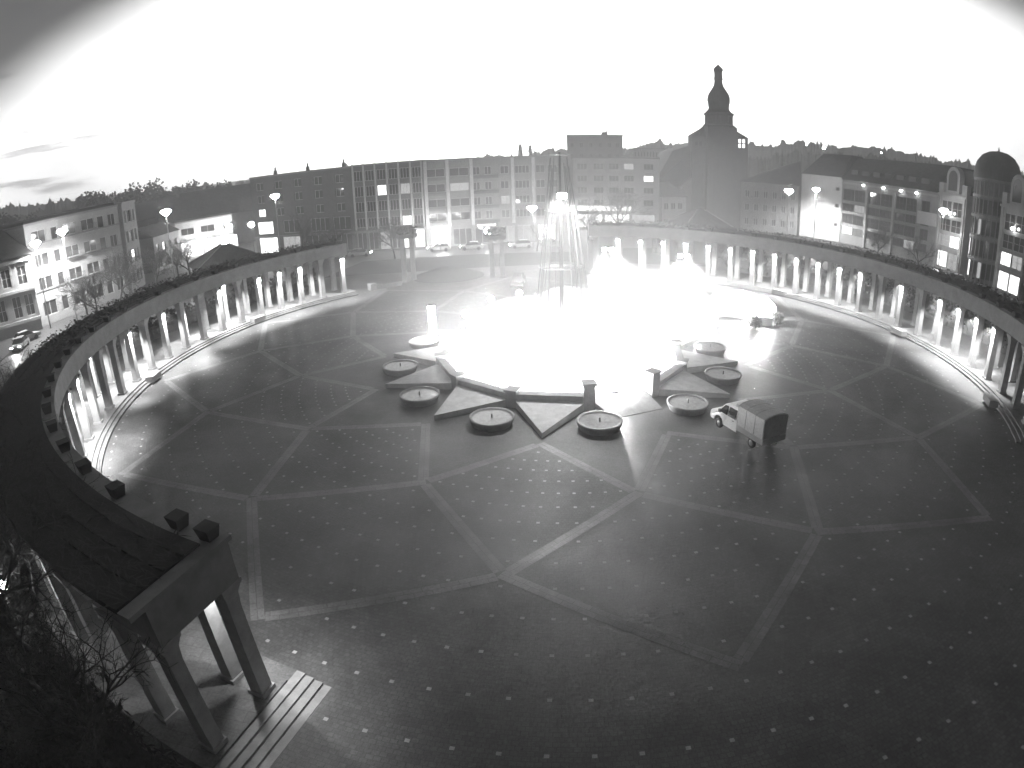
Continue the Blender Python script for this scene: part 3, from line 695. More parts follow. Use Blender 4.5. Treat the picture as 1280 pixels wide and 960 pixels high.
def shrub(name, lab, x, y, z, r, h, n, m, group=None, cat='shrub', leaf=.12):
    t = thing(name, lab, cat, (x, y, z), 0, group)
    mb = MB(); rr = random.Random(int(x * 31 + y * 7))
    lobes = [(rr.uniform(-.5, .5) * r, rr.uniform(-.5, .5) * r, rr.uniform(.4, .75) * h, rr.uniform(.45, .7)) for _ in range(7)]
    for _ in range(n):
        lx, ly, lz, lr = lobes[rr.randrange(7)]
        d = Vector((rr.gauss(0, 1), rr.gauss(0, 1), rr.gauss(0, 1))).normalized() * (0.6 + .4 * rr.random())
        c = Vector((lx + d.x * r * lr, ly + d.y * r * lr, max(0.05, lz + d.z * h * .45)))
        a = Vector((rr.uniform(-1, 1), rr.uniform(-1, 1), rr.uniform(-1, 1))).normalized() * leaf * rr.uniform(.6, 1.5); b = a.cross(d).normalized() * leaf * .5
        mb.add([c - a, c + b, c + a, c - b], [(0, 1, 2, 3)])
    mb.build('foliage', m, t, recalc=False)
    mb = MB()
    for k in range(5): mb.tube((0, 0, 0), (lobes[k][0] * .8, lobes[k][1] * .8, lobes[k][2]), 0.05, 0.015, 5)
    mb.build('stem', M['twig'], t)
    return t
shrub('potted_shrub', 'dark shrub in front of the peaked white tent', 20.2, 9.6, dish(22), 1.0, 1.3, 500, M['creeper'])
shrub('potted_shrub', 'dark shrub at the right corner of the white tents', 23.2, 11.2, dish(25), 0.9, 1.2, 450, M['creeper'])
# stall inside the basin
t = thing('kiosk_booth', 'small dark booth just inside the left fountain wall', 'booth', (-6.9, -2.9, 0.5), R(-60))
MB().box(-.7, .7, -.6, .6, 0, 1.5).build('body', M['midwall'], t); MB().add([(-.9, -.8, 1.5), (.9, -.8, 1.5), (.9, .8, 1.5), (-.9, .8, 1.5), (0, 0, 2.0)], [(0, 1, 4), (1, 2, 4), (2, 3, 4), (3, 0, 4), (3, 2, 1, 0)]).build('roof', M['whitecanvas'], t)
MB().box(-.45, .45, -.64, -.603, .7, 1.3).build('hatch', M['glass'], t)

# ------------------------------------------------------------------ vehicles
def wheel(parent, x, y, r, wdt, side):
    w_ = MB().lathe([(r * .62, -wdt / 2), (r * .9, -wdt / 2), (r, -wdt / 2 + .04), (r, wdt / 2 - .04), (r * .9, wdt / 2), (r * .62, wdt / 2)], 20).build('wheel', M['tyre'], parent, (x, y, r))
    w_.rotation_euler = (PI / 2, 0, 0)
    rim = MB().lathe([(r * .64, 0), (r * .5, .03), (r * .22, .05), (0.001, .05)], 16).build('rim', M['metal'], w_, (0, 0, (-side) * (wdt / 2 - .05)))
    if side > 0: rim.rotation_euler = (PI, 0, 0)
    return w_
def cab_loft(mb, prof, wfun):
    n = len(prof); vs = []
    for s in (-1, 1):
        for x, z in prof: vs.append((x, s * wfun(x, z), z))
    fs = [tuple(range(n)), tuple(reversed(range(n, 2 * n)))] + [((i + 1) % n, i, n + i, n + (i + 1) % n) for i in range(n)]
    mb.add(vs, fs); return mb
# the white double-cab pickup with a canvas box
hd = Vector((-0.413, 0.911)).normalized(); perp = Vector((hd.y, -hd.x))
rear = Vector((11.64, -17.02)) + perp * 0.83
org = rear - hd * 1.1
tk = thing('pickup_truck', 'white pickup truck with a grey canvas box parked on the wet plaza', 'truck', (org.x, org.y, dish(org.length) + 0.0), math.atan2(hd.y, hd.x))
wf = lambda x, z: 0.93 if z < 1.1 else 0.93 - (z - 1.1) * 0.2
mb = MB(); cab_loft(mb, [(2.55, .42), (3.92, .42), (3.98, .62), (4.1, .78), (4.38, .86), (4.66, .78), (4.78, .62), (4.84, .42), (5.2, .42), (5.3, .6), (5.28, .92), (5.1, 1.08), (4.55, 1.2), (3.98, 1.82), (3.75, 1.93), (3.3, 1.99), (2.55, 1.98)], wf)
cabo = mb.build('cab', M['vanpaint'], tk)
bv = cabo.modifiers.new('bevel', 'BEVEL'); bv.width = 0.04; bv.segments = 3; bv.limit_method = 'ANGLE'; bv.angle_limit = R(35)
for s in (-1, 1):
    y0 = lambda z: s * (wf(0, z) + 0.006)
    for nm, pl in (('side_window', [(4.42, 1.2), (3.62, 1.2), (3.62, 1.78), (3.95, 1.76)]), ('side_window', [(3.5, 1.2), (2.75, 1.2), (2.75, 1.8), (3.5, 1.79)])):
        vs = [(x, y0(z), z) for x, z in pl] + [(x, y0(z) - s * .02, z) for x, z in pl]
        MB().add(vs, [(0, 1, 2, 3), (7, 6, 5, 4), (0, 1, 5, 4), (1, 2, 6, 5), (2, 3, 7, 6), (3, 0, 4, 7)]).build(nm, M['carglass'], tk)
    MB().box(4.2, 4.36, s * 0.97 - .09, s * 0.97 + .09, 1.18, 1.38).build('wing_mirror', M['darkmetal'], tk)
    MB().box(5.18, 5.305, s * .68 - .16, s * .68 + .16, .72, .9).build('headlight', M['carglass'], tk)
    MB().box(-.012, .03, s * .86 - .06, s * .86 + .06, .62, .8).build('tail_light', M['darkframe'], tk)
    MB().box(2.86, 3.04, s * .935 - .012, s * .935 + .012, 1.02, 1.06).build('door_handle', M['darkframe'], tk)
    wheel(tk, 4.38, s * .80, .33, .22, s); wheel(tk, 1.1, s * .80, .33, .22, s)
# windscreen
a0, a1 = (4.5, 1.255), (4.02, 1.785)
MB().add([(a0[0] + .012, -.82, a0[1] + .01), (a0[0] + .012, .82, a0[1] + .01), (a1[0] + .012, .7, a1[1] + .01), (a1[0] + .012, -.7, a1[1] + .01)], [(0, 1, 2, 3)]).build('windscreen', M['carglass'], tk)
MB().box(.0, 2.5, -.96, .96, .62, .74).box(.3, 2.5, -.45, .45, .42, .617).build('chassis', M['darkmetal'], tk)
for s in (-1, 1): MB().box(0, 2.5, s * .97 - .02, s * .97 + .02, .66, 1.02).build('drop_side', M['silvercar'] if s < 0 else M['silvercar'], tk)
MB().box(-.04, -.0, -.99, .99, .66, 1.02).build('tailgate', M['canvasdark'], tk)
arch = [(-.99, 1.03), (.99, 1.03), (.99, 2.28), (.7, 2.42), (.3, 2.48), (-.3, 2.48), (-.7, 2.42), (-.99, 2.28)]
MB().xprism(arch, 0.02, 2.5).build('canvas_cover', M['canvas'], tk)
MB().xprism([(y * .97, z) for y, z in [(-.99, 1.06), (.99, 1.06), (.99, 2.24), (.7, 2.38), (.3, 2.43), (-.3, 2.43), (-.7, 2.38), (-.99, 2.24)]], -.03, 0.017).build('rear_flap', M['canvasdark'], tk)
mb = MB()
for x in (.03, .85, 1.7, 2.45): mb.xprism([(y * 1.012, z + .012) for y, z in arch], x, x + .045)
mb.build('canvas_hoops', M['canvas'], tk)
MB().box(-.08, -.045, -.26, .26, .5, .61).build('number_plate', M['white'], tk)
MB().box(2.75, 3.15, -.55, .55, 2.0, 2.1).build('roof_beacon', M['vanpaint'], tk)

def car(lab, x, y, z, rz, paint, group='cars on the streets round the plaza', lights=False):
    t = thing('parked_car', lab, 'car', (x, y, z), R(rz), group)
    mb = MB(); cab_loft(mb, [(-2.1, .3), (2.1, .3), (2.15, .6), (2.0, .78), (1.1, .9), (-1.75, .95), (-2.12, .85)], lambda x, z: .86); mb.build('body', paint, t)
    mb = MB(); cab_loft(mb, [(1.12, .88), (-1.75, .93), (-1.3, 1.38), (-.9, 1.46), (.1, 1.46), (.45, 1.38)], lambda x, z: .82 - (z - .9) * .35); mb.build('cabin_glass', M['carglass'], t)
    MB().box(-1.15, .35, -.6, .6, 1.44, 1.5).build('roof', paint, t)
    for sx in (-1.3, 1.3):
        for s in (-1, 1):
            o = MB().lathe([(.2, -.1), (.31, -.1), (.31, .1), (.2, .1), (.001, .08)], 14).build('wheel', M['tyre'], t, (sx, s * .78, .31)); o.rotation_euler = (PI / 2 * -s, 0, 0)
    for s in (-1, 1):
        MB().box(2.0, 2.14, s * .62 - .18, s * .62 + .18, .62, .74).build('headlight', M['bulb'] if lights else M['carglass'], t)
        MB().box(-2.14, -2.02, s * .66 - .14, s * .66 + .14, .7, .84).build('tail_light', M['darkframe'], t)
    if lights: lamp_at('headlight_beam', (2.4, 0, .68), 500, t, 'SPOT', .1, angle=80).rotation_euler = (0, R(-88), 0)
    return t
zr = RIM
car('dark car facing the fountain behind the left globe lamps', -5.6, 29.5, dish(30), -92, M['darkcar'], 'cars on the streets round the plaza')
car('pale car on the road beside the left street trees', -36.5, 58.0, zr, 8, M['silvercar'], lights=True)
car('car with glaring headlights in front of the lit shop', -22.0, 60.5, zr, 186, M['silvercar'], lights=True)
car('second headlit car in front of the lit shop, farther right', -16.0, 60.8, zr, 186, M['silvercar'], lights=True)
car('headlit pale car behind the young tree left of the mast', -7.0, 61.5, zr, 190, M['silvercar'], lights=True)
car('dark parked car on the road just left of the mast', -1.5, 62.5, zr, 5, M['darkcar'])
car('car with shining roof on the left street below the ornate house', -72.6, 9.6, zr, 70, M['silvercar'])
car('dark car on the left street under the bare trees', -64.5, 16.0, zr, 62, M['darkcar'])
car('headlit car on the left street in front of the ornate house', -70.0, 6.0, zr, -60, M['silvercar'], lights=True)
car('headlit car on the left street under the bare trees, behind the parked dark car', -61.5, 22.0, zr, -110, M['silvercar'], lights=True)
car('headlit car in the side street below the gabled house', -66.0, 66.5, zr, -50, M['silvercar'], lights=True)
car('pale car parked in front of the right arched shop entrance', 67.0, 44.0, zr, 100, M['silvercar'])
car('second pale car parked by the arched shop entrance, nearer the round tower', 67.5, 39.5, zr, 97, M['silvercar'])
car('pale car at the right frame edge below the round tower', 66.5, 31.0, zr, 93, M['silvercar'])
car('dark car in the left side street below the gabled house', -70.5, 62.0, zr, 40, M['darkcar'])

# ------------------------------------------------------------------ street lamps
lamp_proto2 = None
def street_lamp(lab, x, y, h, power):
    global lamp_proto2
    t = thing('street_lamp', lab, 'street lamp', (x, y, zr), 0, 'tall street lamps round the plaza')
    MB().tube((0, 0, 0), (0, 0, 1.2), 0.14, 0.12, 10).tube((0, 0, 1.2), (0, 0, h - .5), 0.09, 0.06, 8).build('pole', M['metal'], t)
    MB().lathe([(.08, h - .5), (.16, h - .45), (.85, h + .15), (.9, h + .28), (.6, h + .55), (.01, h + .6)], 18).build('lamp_head', M['lamp'], t)
    lamp_at('street_lamp_light', (0, 0, h - .6), power, t, 'SPOT', .3, aim=(0, 0, 0), angle=158, blend=.5)
    return t
street_lamp('tall street lamp in front of the low white shop house at left', -59.0, 31.0, 13.2, 900)
street_lamp('tall street lamp in front of the white balcony house', -71.6, 20.0, 13.4, 11000)
street_lamp('tall street lamp at the corner of the ornate left house', -73.6, 15.8, 12.6, 9000)
street_lamp('tall street lamp in front of the dark brick block', -51.0, 54.5, 12.6, 1000)
street_lamp('tall street lamp lighting the white wall of the shopping arcade', 55.8, 77.6, 11.4, 22000)
street_lamp('slimmer street lamp left of the glaring white arcade wall', 43.3, 62.1, 11.3, 900)
street_lamp('tall street lamp in front of the arched shop entrance at right', 68.4, 46.5, 11.2, 2500)
street_lamp('street lamp among the street trees left of the mast', -4.8, 60.0, 7.2, 900)

for lab, x, y, hh in (('small globe lamp in the side street, lowest of the cluster right of the pavilion roof', -68, 63, 4.2), ('globe lamp in the side street, in front of the blank gable end', -73.5, 75, 6.5), ('globe lamp in the side street, close to the dark brick block', -66.0, 72.0, 6.6), ('globe lamp in the side street, farthest back beside the gabled house', -74.0, 100.0, 9.5), ('globe lamp at the foot of the low white shop house', -79.5, 72.5, 4.4), ('globe lamp on the road in front of the lit shop', -21.5, 59.2, 3.6), ('globe lamp on the road left of the mast', -12.8, 60.2, 3.4)):
    t = thing('globe_lamp', lab, 'street lamp', (x, y, zr), 0, 'small globe lamps in the streets'); MB().tube((0, 0, 0), (0, 0, hh - .3), .07, .05, 8).build('pole', M['darkmetal'], t); MB().ball((0, 0, hh), .72, 12, 8, .85).build('globe', M['lamp'], t)
    lamp_at('globe_light', (0, 0, hh - .8), 500, t, radius=.3)

# ------------------------------------------------------------------ bare trees
def bare_tree(name, lab, x, y, z, h, seed, spread=.5, levels=5, group=None, trunk=.16, limb=3, thick=1.0, lean=(0, 0)):
    rr = random.Random(seed); t = thing(name, lab, 'tree', (x, y, z), rr.uniform(0, 6), group)
    tm, cm = MB(), MB()
    def grow(p, d, L, r, lv):
        k = 3; q = p
        for i in range(k):
            d2 = (d + Vector((rr.gauss(0, .12), rr.gauss(0, .12), rr.gauss(0, .08)))).normalized()
            e = q + d2 * L / k; r1 = r * (1 - .22 * (i + 1) / k)
            (tm if lv == 0 else cm).tube(q, e, r * (1 - .22 * i / k), r1, 7 if lv == 0 else (5 if lv < 3 else 3), True, False)
            q = e; d = d2
            if lv > 0 and rr.random() < .55 and lv < levels: 
                s = d.orthogonal().normalized(); s.rotate(Matrix.Rotation(rr.uniform(0, 2 * PI), 3, d)); grow(q, (d * .6 + s * .8).normalized(), L * .5, r * .45, lv + 1 if lv + 1 <= levels else levels)
        if lv < levels:
            nb = limb if lv < 2 else 2
            for j in range(nb):
                s = d.orthogonal().normalized(); s.rotate(Matrix.Rotation(2 * PI * j / nb + rr.uniform(-.6, .6), 3, d))
                nd = (d + s * spread * rr.uniform(.7, 1.3) + Vector((0, 0, .12))).normalized()
                grow(q, nd, L * rr.uniform(.62, .82), max(.008 * thick, r * .62), lv + 1)
    grow(Vector((0, 0, 0)), Vector((lean[0], lean[1], 1)).normalized(), h * .3, trunk, 0)
    tm.build('trunk', M['twig'], t, recalc=False); cm.build('crown', M['twig'], t, recalc=False)
    return t
G_ = 'bare street trees round the plaza'
bare_tree('street_tree', 'many-stemmed bare tree in front of the white balcony house', -66.0, 24.5, zr, 9.5, 11, .55, 6, G_, .18, 3, 2.0)
bare_tree('street_tree', 'bare tree at the right end of the white balcony house', -65.0, 33.0, zr, 9.0, 12, .6, 6, G_, .18, 3, 2.0)
bare_tree('street_tree', 'bare tree below the ornate left house, beside the curved roof', -62.5, 15.5, zr, 7.5, 13, .6, 6, G_, .18, 3, 2.0)
bare_tree('street_tree', 'bare tree between the street lamp and the dark pavilion roof', -63.0, 41.5, zr, 8.0, 14, .6, 6, G_, .18, 3, 2.0)
bare_tree('street_tree', 'bare tree in front of the dark brick block, beside its street lamp', -47.0, 54.0, zr, 9.5, 15, .5, 6, G_, .18, 3, 2.0)
bare_tree('street_tree', 'bare tree in front of the right half of the dark brick block', -41.0, 55.5, zr, 8.5, 16, .55, 6, G_, .18, 3, 2.0)
bare_tree('street_tree', 'bare tree in front of the block with the white fins', -28.5, 53.0, zr, 8.0, 17, .5, 6, G_, .18, 3, 2.0)
bare_tree('street_tree', 'slim bare tree just left of the mast', -4.0, 57.0, zr, 6.0, 18, .55, 5, G_)
bare_tree('street_tree', 'broad bare tree right of the mast, in front of the pale flats', 11.5, 66.0, zr, 12.5, 19, .65, 6, G_, .22, 4, 3.0)
bare_tree('street_tree', 'smaller bare tree right of the mast, over the bright shop sign', 6.5, 66.0, zr, 9.0, 20, .65, 6, G_, .18, 3, 2.5)
bare_tree('street_tree', 'bare tree in front of the curtain windows of the arcade', 58.5, 53.5, zr, 8.0, 21, .6, 6, G_, .18, 3, 2.0)
bare_tree('street_tree', 'bare tree between the arched entrance and its street lamp', 61.5, 43.0, zr, 7.5, 22, .6, 6, G_, .18, 3, 2.0)
# hedge rows behind the colonnade roofs
for lab, a0, a1, hh in (('long dark hedge behind the right colonnade roof', 84, 150, 2.2), ('dark hedge behind the left colonnade below the balcony house', -132, -88, 1.6)):
    t = thing('hedge', lab, 'hedge'); mb = MB(); rr = random.Random(int(a1))
    for _ in range(int(abs(a1 - a0) * 55)):
        ph = rr.uniform(a0, a1); r = rr.uniform(46, 48.5); x, y = polar((0, 0), r, ph); c = Vector((x, y, zr + rr.random() ** .6 * hh * 1.6 * (.8 + .3 * math.sin(ph * 1.7))))
        d = Vector((rr.uniform(-1, 1), rr.uniform(-1, 1), rr.uniform(-1, 1))).normalized() * rr.uniform(.15, .4); e = d.orthogonal().normalized() * .16
        mb.add([c - d, c + e, c + d, c - e], [(0, 1, 2, 3)])
    mb.build('leaves', M['creeper'], t, recalc=False)
    MB().arc((0, 0), 46.6, 47.9, zr, zr + hh * .8, a0, a1, 24).build('stems', M['creeper'], t)
# near the camera, bottom left
bare_tree('street_tree', 'bare tree at the foot of the balcony house, nearest its left end', -69.5, 20.5, zr, 8.5, 41, .6, 6, G_, .18, 3, 2.0)
bare_tree('street_tree', 'bare tree between the two wings of the balcony house', -68.0, 29.0, zr, 9.5, 42, .6, 6, G_, .18, 3, 2.0)
bare_tree('street_tree', 'bare tree in front of the low dark house at left', -70.0, 47.5, zr, 8.0, 43, .6, 6, G_, .18, 3, 2.0)
G2 = 'bare trees in the dark corner below the camera'
for lab, ang, r, hh, sd in (('dark bare tree nearest the camera in the lower left corner', -17.5, 44.2, 7.5, 31), ('dark bare tree left of the portico, second from the camera', -22.5, 43.8, 8.0, 32), ('dark bare tree behind the outer columns of the portico, third from the camera', -28.5, 44.0, 8.0, 33), ('dark bare tree farther along the outer colonnade near the left frame edge', -36, 44.0, 8.5, 34), ('dark bare tree farthest along the outer colonnade at the left frame edge', -44, 44.4, 8.5, 35)):
    x, y = polar(CC, r, ang); bare_tree('garden_tree', lab, x, y, zr, hh, sd, .75, 6, G2, .14, 4, .9)
for lab, ang, r, hh, sd, sp in (('tall bare tree with twigs spreading over the near colonnade roof, closest to the portico', -26, 43.0, 10.5, 51, .8), ('tall bare tree with twigs spreading over the near colonnade roof, second from the portico', -34, 43.2, 11.5, 52, .8), ('tall bare tree with twigs spreading over the colonnade roof, third from the portico', -43, 43.4, 11.5, 53, .8), ('tall bare tree with twigs spreading over the colonnade roof, farthest from the portico', -53, 43.6, 11.0, 54, .8)):
    x, y = polar(CC, r, ang); bare_tree('garden_tree', lab, x, y, zr, hh, sd, sp, 6, G2, .16, 4, 1.0)
t = thing('garden_hedge', 'tall dark overgrown hedge along the back of the left colonnade near the camera', 'hedge'); mb = MB(); rr = random.Random(77)
for _ in range(15000):
    ph = rr.uniform(-66, -14.5); r = 42.25 + 2.2 * rr.random(); hh = 2.6 * (.75 + .25 * math.sin(ph * .9) + .18 * math.sin(ph * 3.1)); x, y = polar(CC, r, ph); c = Vector((x, y, zr + hh * rr.random() ** .5))
    d = Vector((rr.uniform(-1, 1), rr.uniform(-1, 1), rr.uniform(-.4, 1))).normalized() * rr.uniform(.06, .26); e = d.orthogonal().normalized() * rr.uniform(.02, .08)
    mb.add([c - d, c + e, c + d, c - e], [(0, 1, 2, 3)])
mb.build('twigs', M['creeper'], t, recalc=False)
MB().arc(CC, 42.6, 44.0, zr - .05, zr + 1.2, -66, -14.8, 40).build('stems', M['creeper'], t)
for lab, ang, r0, r, h in (('dark shrub in the lower left corner, under the nearest bare tree', -19, 46.5, 2.2, 2.2), ('dark shrub at the bottom edge, below the portico steps', -12.2, 45.2, 1.8, 1.5), ('dark shrub left of the portico, behind the hedge', -25, 46.5, 2.4, 2.8)):
    x, y = polar(CC, r0, ang); shrub('garden_shrub', lab, x, y, zr, r, h, 3200, M['creeper'], 'dark shrubs behind the portico', leaf=.08)
t = thing('garden_lantern', 'bright lantern at the left frame edge among the bare trees', 'lantern', (-20.4, -38.65, zr))
MB().tube((0, 0, 0), (0, 0, 3.6), .06, .05, 8).build('post', M['darkmetal'], t); MB().taper(0, 0, 3.6, 4.3, .16, .16, .26, .26).build('lamp_glass', M['lamp'], t); MB().taper(0, 0, 4.303, 4.5, .3, .3, .04, .04).build('cap', M['darkmetal'], t)
lamp_at('lantern_light', (0, 0, 3.3), 60, t, radius=.1)

# flower bed mound, lawns, roads
o = MB().lathe([(5.2, 0), (4.4, .25), (2.6, .8), (1.0, 1.25), (.01, 1.35)], 36, (0, 0, 0)).build('flower_mound', M['lawn'], None, (-16.0, 35.5, zr)); tag(o, 'low dark conical planting mound at the back of the plaza', 'mound')
for nm, m, pts, dz in (('lawn', M['lawn'], [(-36, 38), (-24, 39.5), (-10, 42), (2, 44), (2, 56), (-14, 55), (-34, 52)], .01), ('lawn', M['lawn'], [(6, 45), (30, 41), (44, 50), (30, 62), (6, 60)], .012),
        ('road', M['asphalt'], [(-100, 60.5), (-36, 57), (-10, 58), (10, 60), (60, 64), (60, 68), (10, 65.5), (-10, 63), (-36, 62.5), (-100, 67)], .006), ('pavement', M['pavement'], [(-36, 62.7), (-24, 63.2), (0, 66), (0, 69.8), (-25, 64.2), (-38, 63.4)], .1),
        ('lawn', M['lawn'], [(-44, -54), (-9.5, -54), (-11.6, -42.6), (-19.5, -39.5), (-28, -33.5), (-36, -24), (-48, -28)], .014)):
    o = MB().add([(x, y, zr + dz) for x, y in pts], [tuple(range(len(pts)))]).build(nm, m); tag(o, kind='structure')
    if o.data.polygons[0].normal.z < 0: o.data.flip_normals()
# ------------------------------------------------------------------ buildings
meshcache = {}
def wmesh(kind, wdt, hgt, nx, nz, fm):
    key = (kind, round(wdt, 2), round(hgt, 2), nx, nz, fm)
    if key in meshcache: return meshcache[key]
    mb = MB(); t = .07
    mb.box(0, wdt, -.06, .06, 0, t).box(0, wdt, -.06, .06, hgt - t, hgt).box(0, t, -.055, .055, t, hgt - t).box(wdt - t, wdt, -.055, .055, t, hgt - t)
    for i in range(1, nx): x = wdt * i / nx; mb.box(x - .04, x + .04, -.05, .05, t, hgt - t)
    for i in range(1, nz): z = hgt * i / nz; mb.box(t, wdt - t, -.045, .045, z - .03, z + .03)
    o = mb.build('window', M[fm]); me = o.data; bpy.data.objects.remove(o)
    o2 = MB().box(t * .5, wdt - t * .5, .0, .02, t * .5, hgt - t * .5).build('pane', M['glass']); me2 = o2.data; bpy.data.objects.remove(o2)
    meshcache[key] = (me, me2); return meshcache[key]
def window(parent, x, z, wdt, hgt, nx=2, nz=1, lit=None, fm='frame', y=.2):
    me, me2 = wmesh('w', wdt, hgt, nx, nz, fm)
    wd = bpy.data.objects.new('window', me); COL.objects.link(wd); wd.parent = parent; wd.location = (x, y, z)
    pn = bpy.data.objects.new('pane', me2); COL.objects.link(pn); pn.parent = wd
    if lit:
        pn.data = me2.copy(); pn.data.materials[0] = M[lit]
    return wd
def building(name, lab, P0, P1, top, depth, wallm, rows, base=None, cat='building', group=None, th=.35, roof='flat', fm='frame'):
    """local x runs along the front from P0 to P1 (left to right), y goes back, z up; rows = [(z0, z1, [(x0, x1, nx, nz, lit)])]"""
    P0 = Vector(P0); P1 = Vector(P1); L = (P1 - P0).length
    base = RIM - .05 if base is None else base
    t = thing(name, lab, cat, (P0.x, P0.y, base), math.atan2(P1.y - P0.y, P1.x - P0.x), group)
    H = top - base; mb = MB(); zc = 0
    for z0, z1, ws in sorted(rows):
        z0 -= base; z1 -= base
        if z0 > zc: mb.box(0, L, 0, th, zc, z0)
        xc = 0
        for wdw in sorted(ws):
            if wdw[0] > xc: mb.box(xc, wdw[0], 0, th, z0, z1)
            xc = wdw[1]
        if xc < L: mb.box(xc, L, 0, th, z0, z1)
        zc = z1
    if zc < H: mb.box(0, L, 0, th, zc, H)
    mb.box(0, L, th, depth, 0, H)
    mb.build('walls', M[wallm], t, recalc=False)
    for z0, z1, ws in rows:
        for wdw in ws:
            x0, x1 = wdw[0], wdw[1]; nx = wdw[2] if len(wdw) > 2 else 2; nz = wdw[3] if len(wdw) > 3 else 1; lit = wdw[4] if len(wdw) > 4 else None
            window(t, x0, z0 - base, x1 - x0, z1 - z0, nx, nz, lit, fm)
    if roof == 'flat':
        MB().box(-.15, L + .15, -.15, depth + .1, H + .003, H + .35).build('parapet', M['grey'], t)
    t['L'] = L; t['H'] = H
    return t
def gable_roof(t, L, depth, H, rise, m='slate', over=.4, axis='x'):
    if axis == 'x': mb = MB().add([(-over, -over, H), (L + over, -over, H), (L + over, depth + over, H), (-over, depth + over, H), (-over, depth / 2, H + rise), (L + over, depth / 2, H + rise)], [(0, 1, 5, 4), (2, 3, 4, 5), (0, 4, 3), (1, 2, 5), (3, 2, 1, 0)])
    else: mb = MB().add([(-over, -over, H), (L + over, -over, H), (L + over, depth + over, H), (-over, depth + over, H), (L / 2, -over, H + rise), (L / 2, depth + over, H + rise)], [(0, 1, 4), (1, 2, 5, 4), (2, 3, 5), (3, 0, 4, 5), (3, 2, 1, 0)])
    return mb.build('roof', M[m], t)
def hip_roof(t, x0, x1, y0, y1, H, rise, ins, m='slate'):
    return MB().add([(x0, y0, H), (x1, y0, H), (x1, y1, H), (x0, y1, H), (x0 + ins, (y0 + y1) / 2, H + rise), (x1 - ins, (y0 + y1) / 2, H + rise)], [(0, 1, 5, 4), (1, 2, 5), (2, 3, 4, 5), (3, 0, 4), (3, 2, 1, 0)]).build('roof', M[m], t)
rw = random.Random(5)

# dark brick block
rows = []
xs = [1.6, 6.6, 11.6, 16.6, 21.6]
for z0 in (14.7, 12.0, 9.1): rows.append((z0, z0 + 1.6, [(x, x + 1.9, 2, 1, 'lit' if (z0 < 10 and x < 2) else None) for x in xs]))
rows.append((5.4, 8.0, [(1.0, 5.2, 3, 1, 'sign'), (8, 12, 3, 1), (15, 19.5, 4, 1, None), (20.5, 24.5, 3, 1)]))
rows.append((1.3, 4.6, [(1, 6, 3, 1, 'lit'), (7.5, 12, 3, 1, 'dimlit'), (13.5, 18, 3, 1), (19.5, 24.5, 4, 1)]))
b = building('apartment_block', 'dark brick four-storey block with pale windows and small chimneys', (-63.8, 69.2), (-38.95, 63.75), 17.4, 12, 'darkwall', rows)
for x in (4.5, 13, 21.8): MB().box(x - .3, x + .3, 3, 3.6, b['H'] + .353, b['H'] + 1.1).taper(x, 3.3, b['H'] + 1.1, b['H'] + 1.9, .16, .16, .1, .1).build('chimney', M['darkwall'], b)
MB().box(-.1, 25.4, -.5, -.003, 4.65 - RIM + .05, 4.95 - RIM + .05).build('canopy', M['midwall'], b)

# block with white fins
rows = []
L = 13.62; n = 6; pw = L / n
for z0 in (14.6, 11.6, 8.6):
    ws = []
    for i in range(n):
        lit = None
        if z0 == 11.6 and i in (2,): lit = 'lit'
        if z0 == 11.6 and i == 4: lit = 'dimlit'
        ws.append((i * pw + .25, (i + 1) * pw - .25, 3, 1, lit))
    rows.append((z0, z0 + 2.0, ws))
rows.append((5.6, 7.4, [(i * pw + .25, (i + 1) * pw - .25, 3, 1, 'lit' if i == 4 else None) for i in range(n)]))
rows.append((1.2, 4.6, [(i * pw + .2, (i + 1) * pw - .2, 2, 1, 'lit' if i >= 4 else 'dimlit' if i == 2 else None) for i in range(n)]))
b = building('office_block', 'grid-fronted office block with white vertical fins and a glowing shop below', (-38.85, 63.75), (-25.3, 64.5), 17.5, 13, 'midwall', rows)
for i in range(n + 1): MB().box(i * pw - .14, i * pw + .14, -.32, -.004, 5.2 - RIM, b['H'] + .5).build('fin', M['white'], b, (0.0 if 0 < i < n else (.15 if i == 0 else -.15), 0, 0))
MB().box(0, L, -1.4, -.004, 4.75 - RIM, 5.05 - RIM).build('canopy', M['grey'], b)
lamp_at('shop_light', (11.2, -2.4, 3.2), 450, b, radius=.5)

# long block with white piers
L = math.hypot(25.3 - .0, 70.2 - 64.5); rows = []
cols = [(.7, 4.1, 2), (5.0, 8.6, 2), (9.4, 10.7, 2), (11.6, 12.9, 2), (14.6, 16.2, 2), (17.4, 20.2, 4), (21.4, 23.2, 2), (23.8, 25.6, 2)]
for k, z0 in enumerate((14.4, 11.5, 8.6, 5.9)):
    ws = [(x0, x1, nx, 1, 'dimlit' if (k, i) in ((2, 4), (1, 1)) else 'lit' if (k, i) in () else None) for i, (x0, x1, nx) in enumerate(cols)]
    rows.append((z0, z0 + 1.55, ws))
rows.append((1.2, 4.3, [(1.0, 4.6, 3, 1, 'lit'), (5.2, 8.8, 3, 1, None), (9.4, 13.6, 3, 1, None), (14.5, 17, 2, 1, 'dimlit'), (17.6, 21, 3, 1, 'dimlit'), (21.6, 25, 3, 1, 'lit')]))
b = building('office_block', 'long office block with broad white piers and horizontal bands, left of the mast', (-25.2, 64.5), (0.0, 70.2), 17.4, 12, 'grey', rows)
for x in (.2, 4.3, 8.8, 16.6, 20.6): MB().box(x, x + .6, -.4, -.004, 4.9 - RIM, b['H'] + .1).build('pier', M['white'], b)
for z in (5.2, 8.0, 10.85, 13.75):
    MB().box(9.45, 14.2, -.18, -.004, z - RIM, z + .6 - RIM).build('band', M['darkwall'], b)
    MB().box(.85, 4.25, -.12, -.004, z - RIM, z + .6 - RIM).build('band', M['midwall'], b)
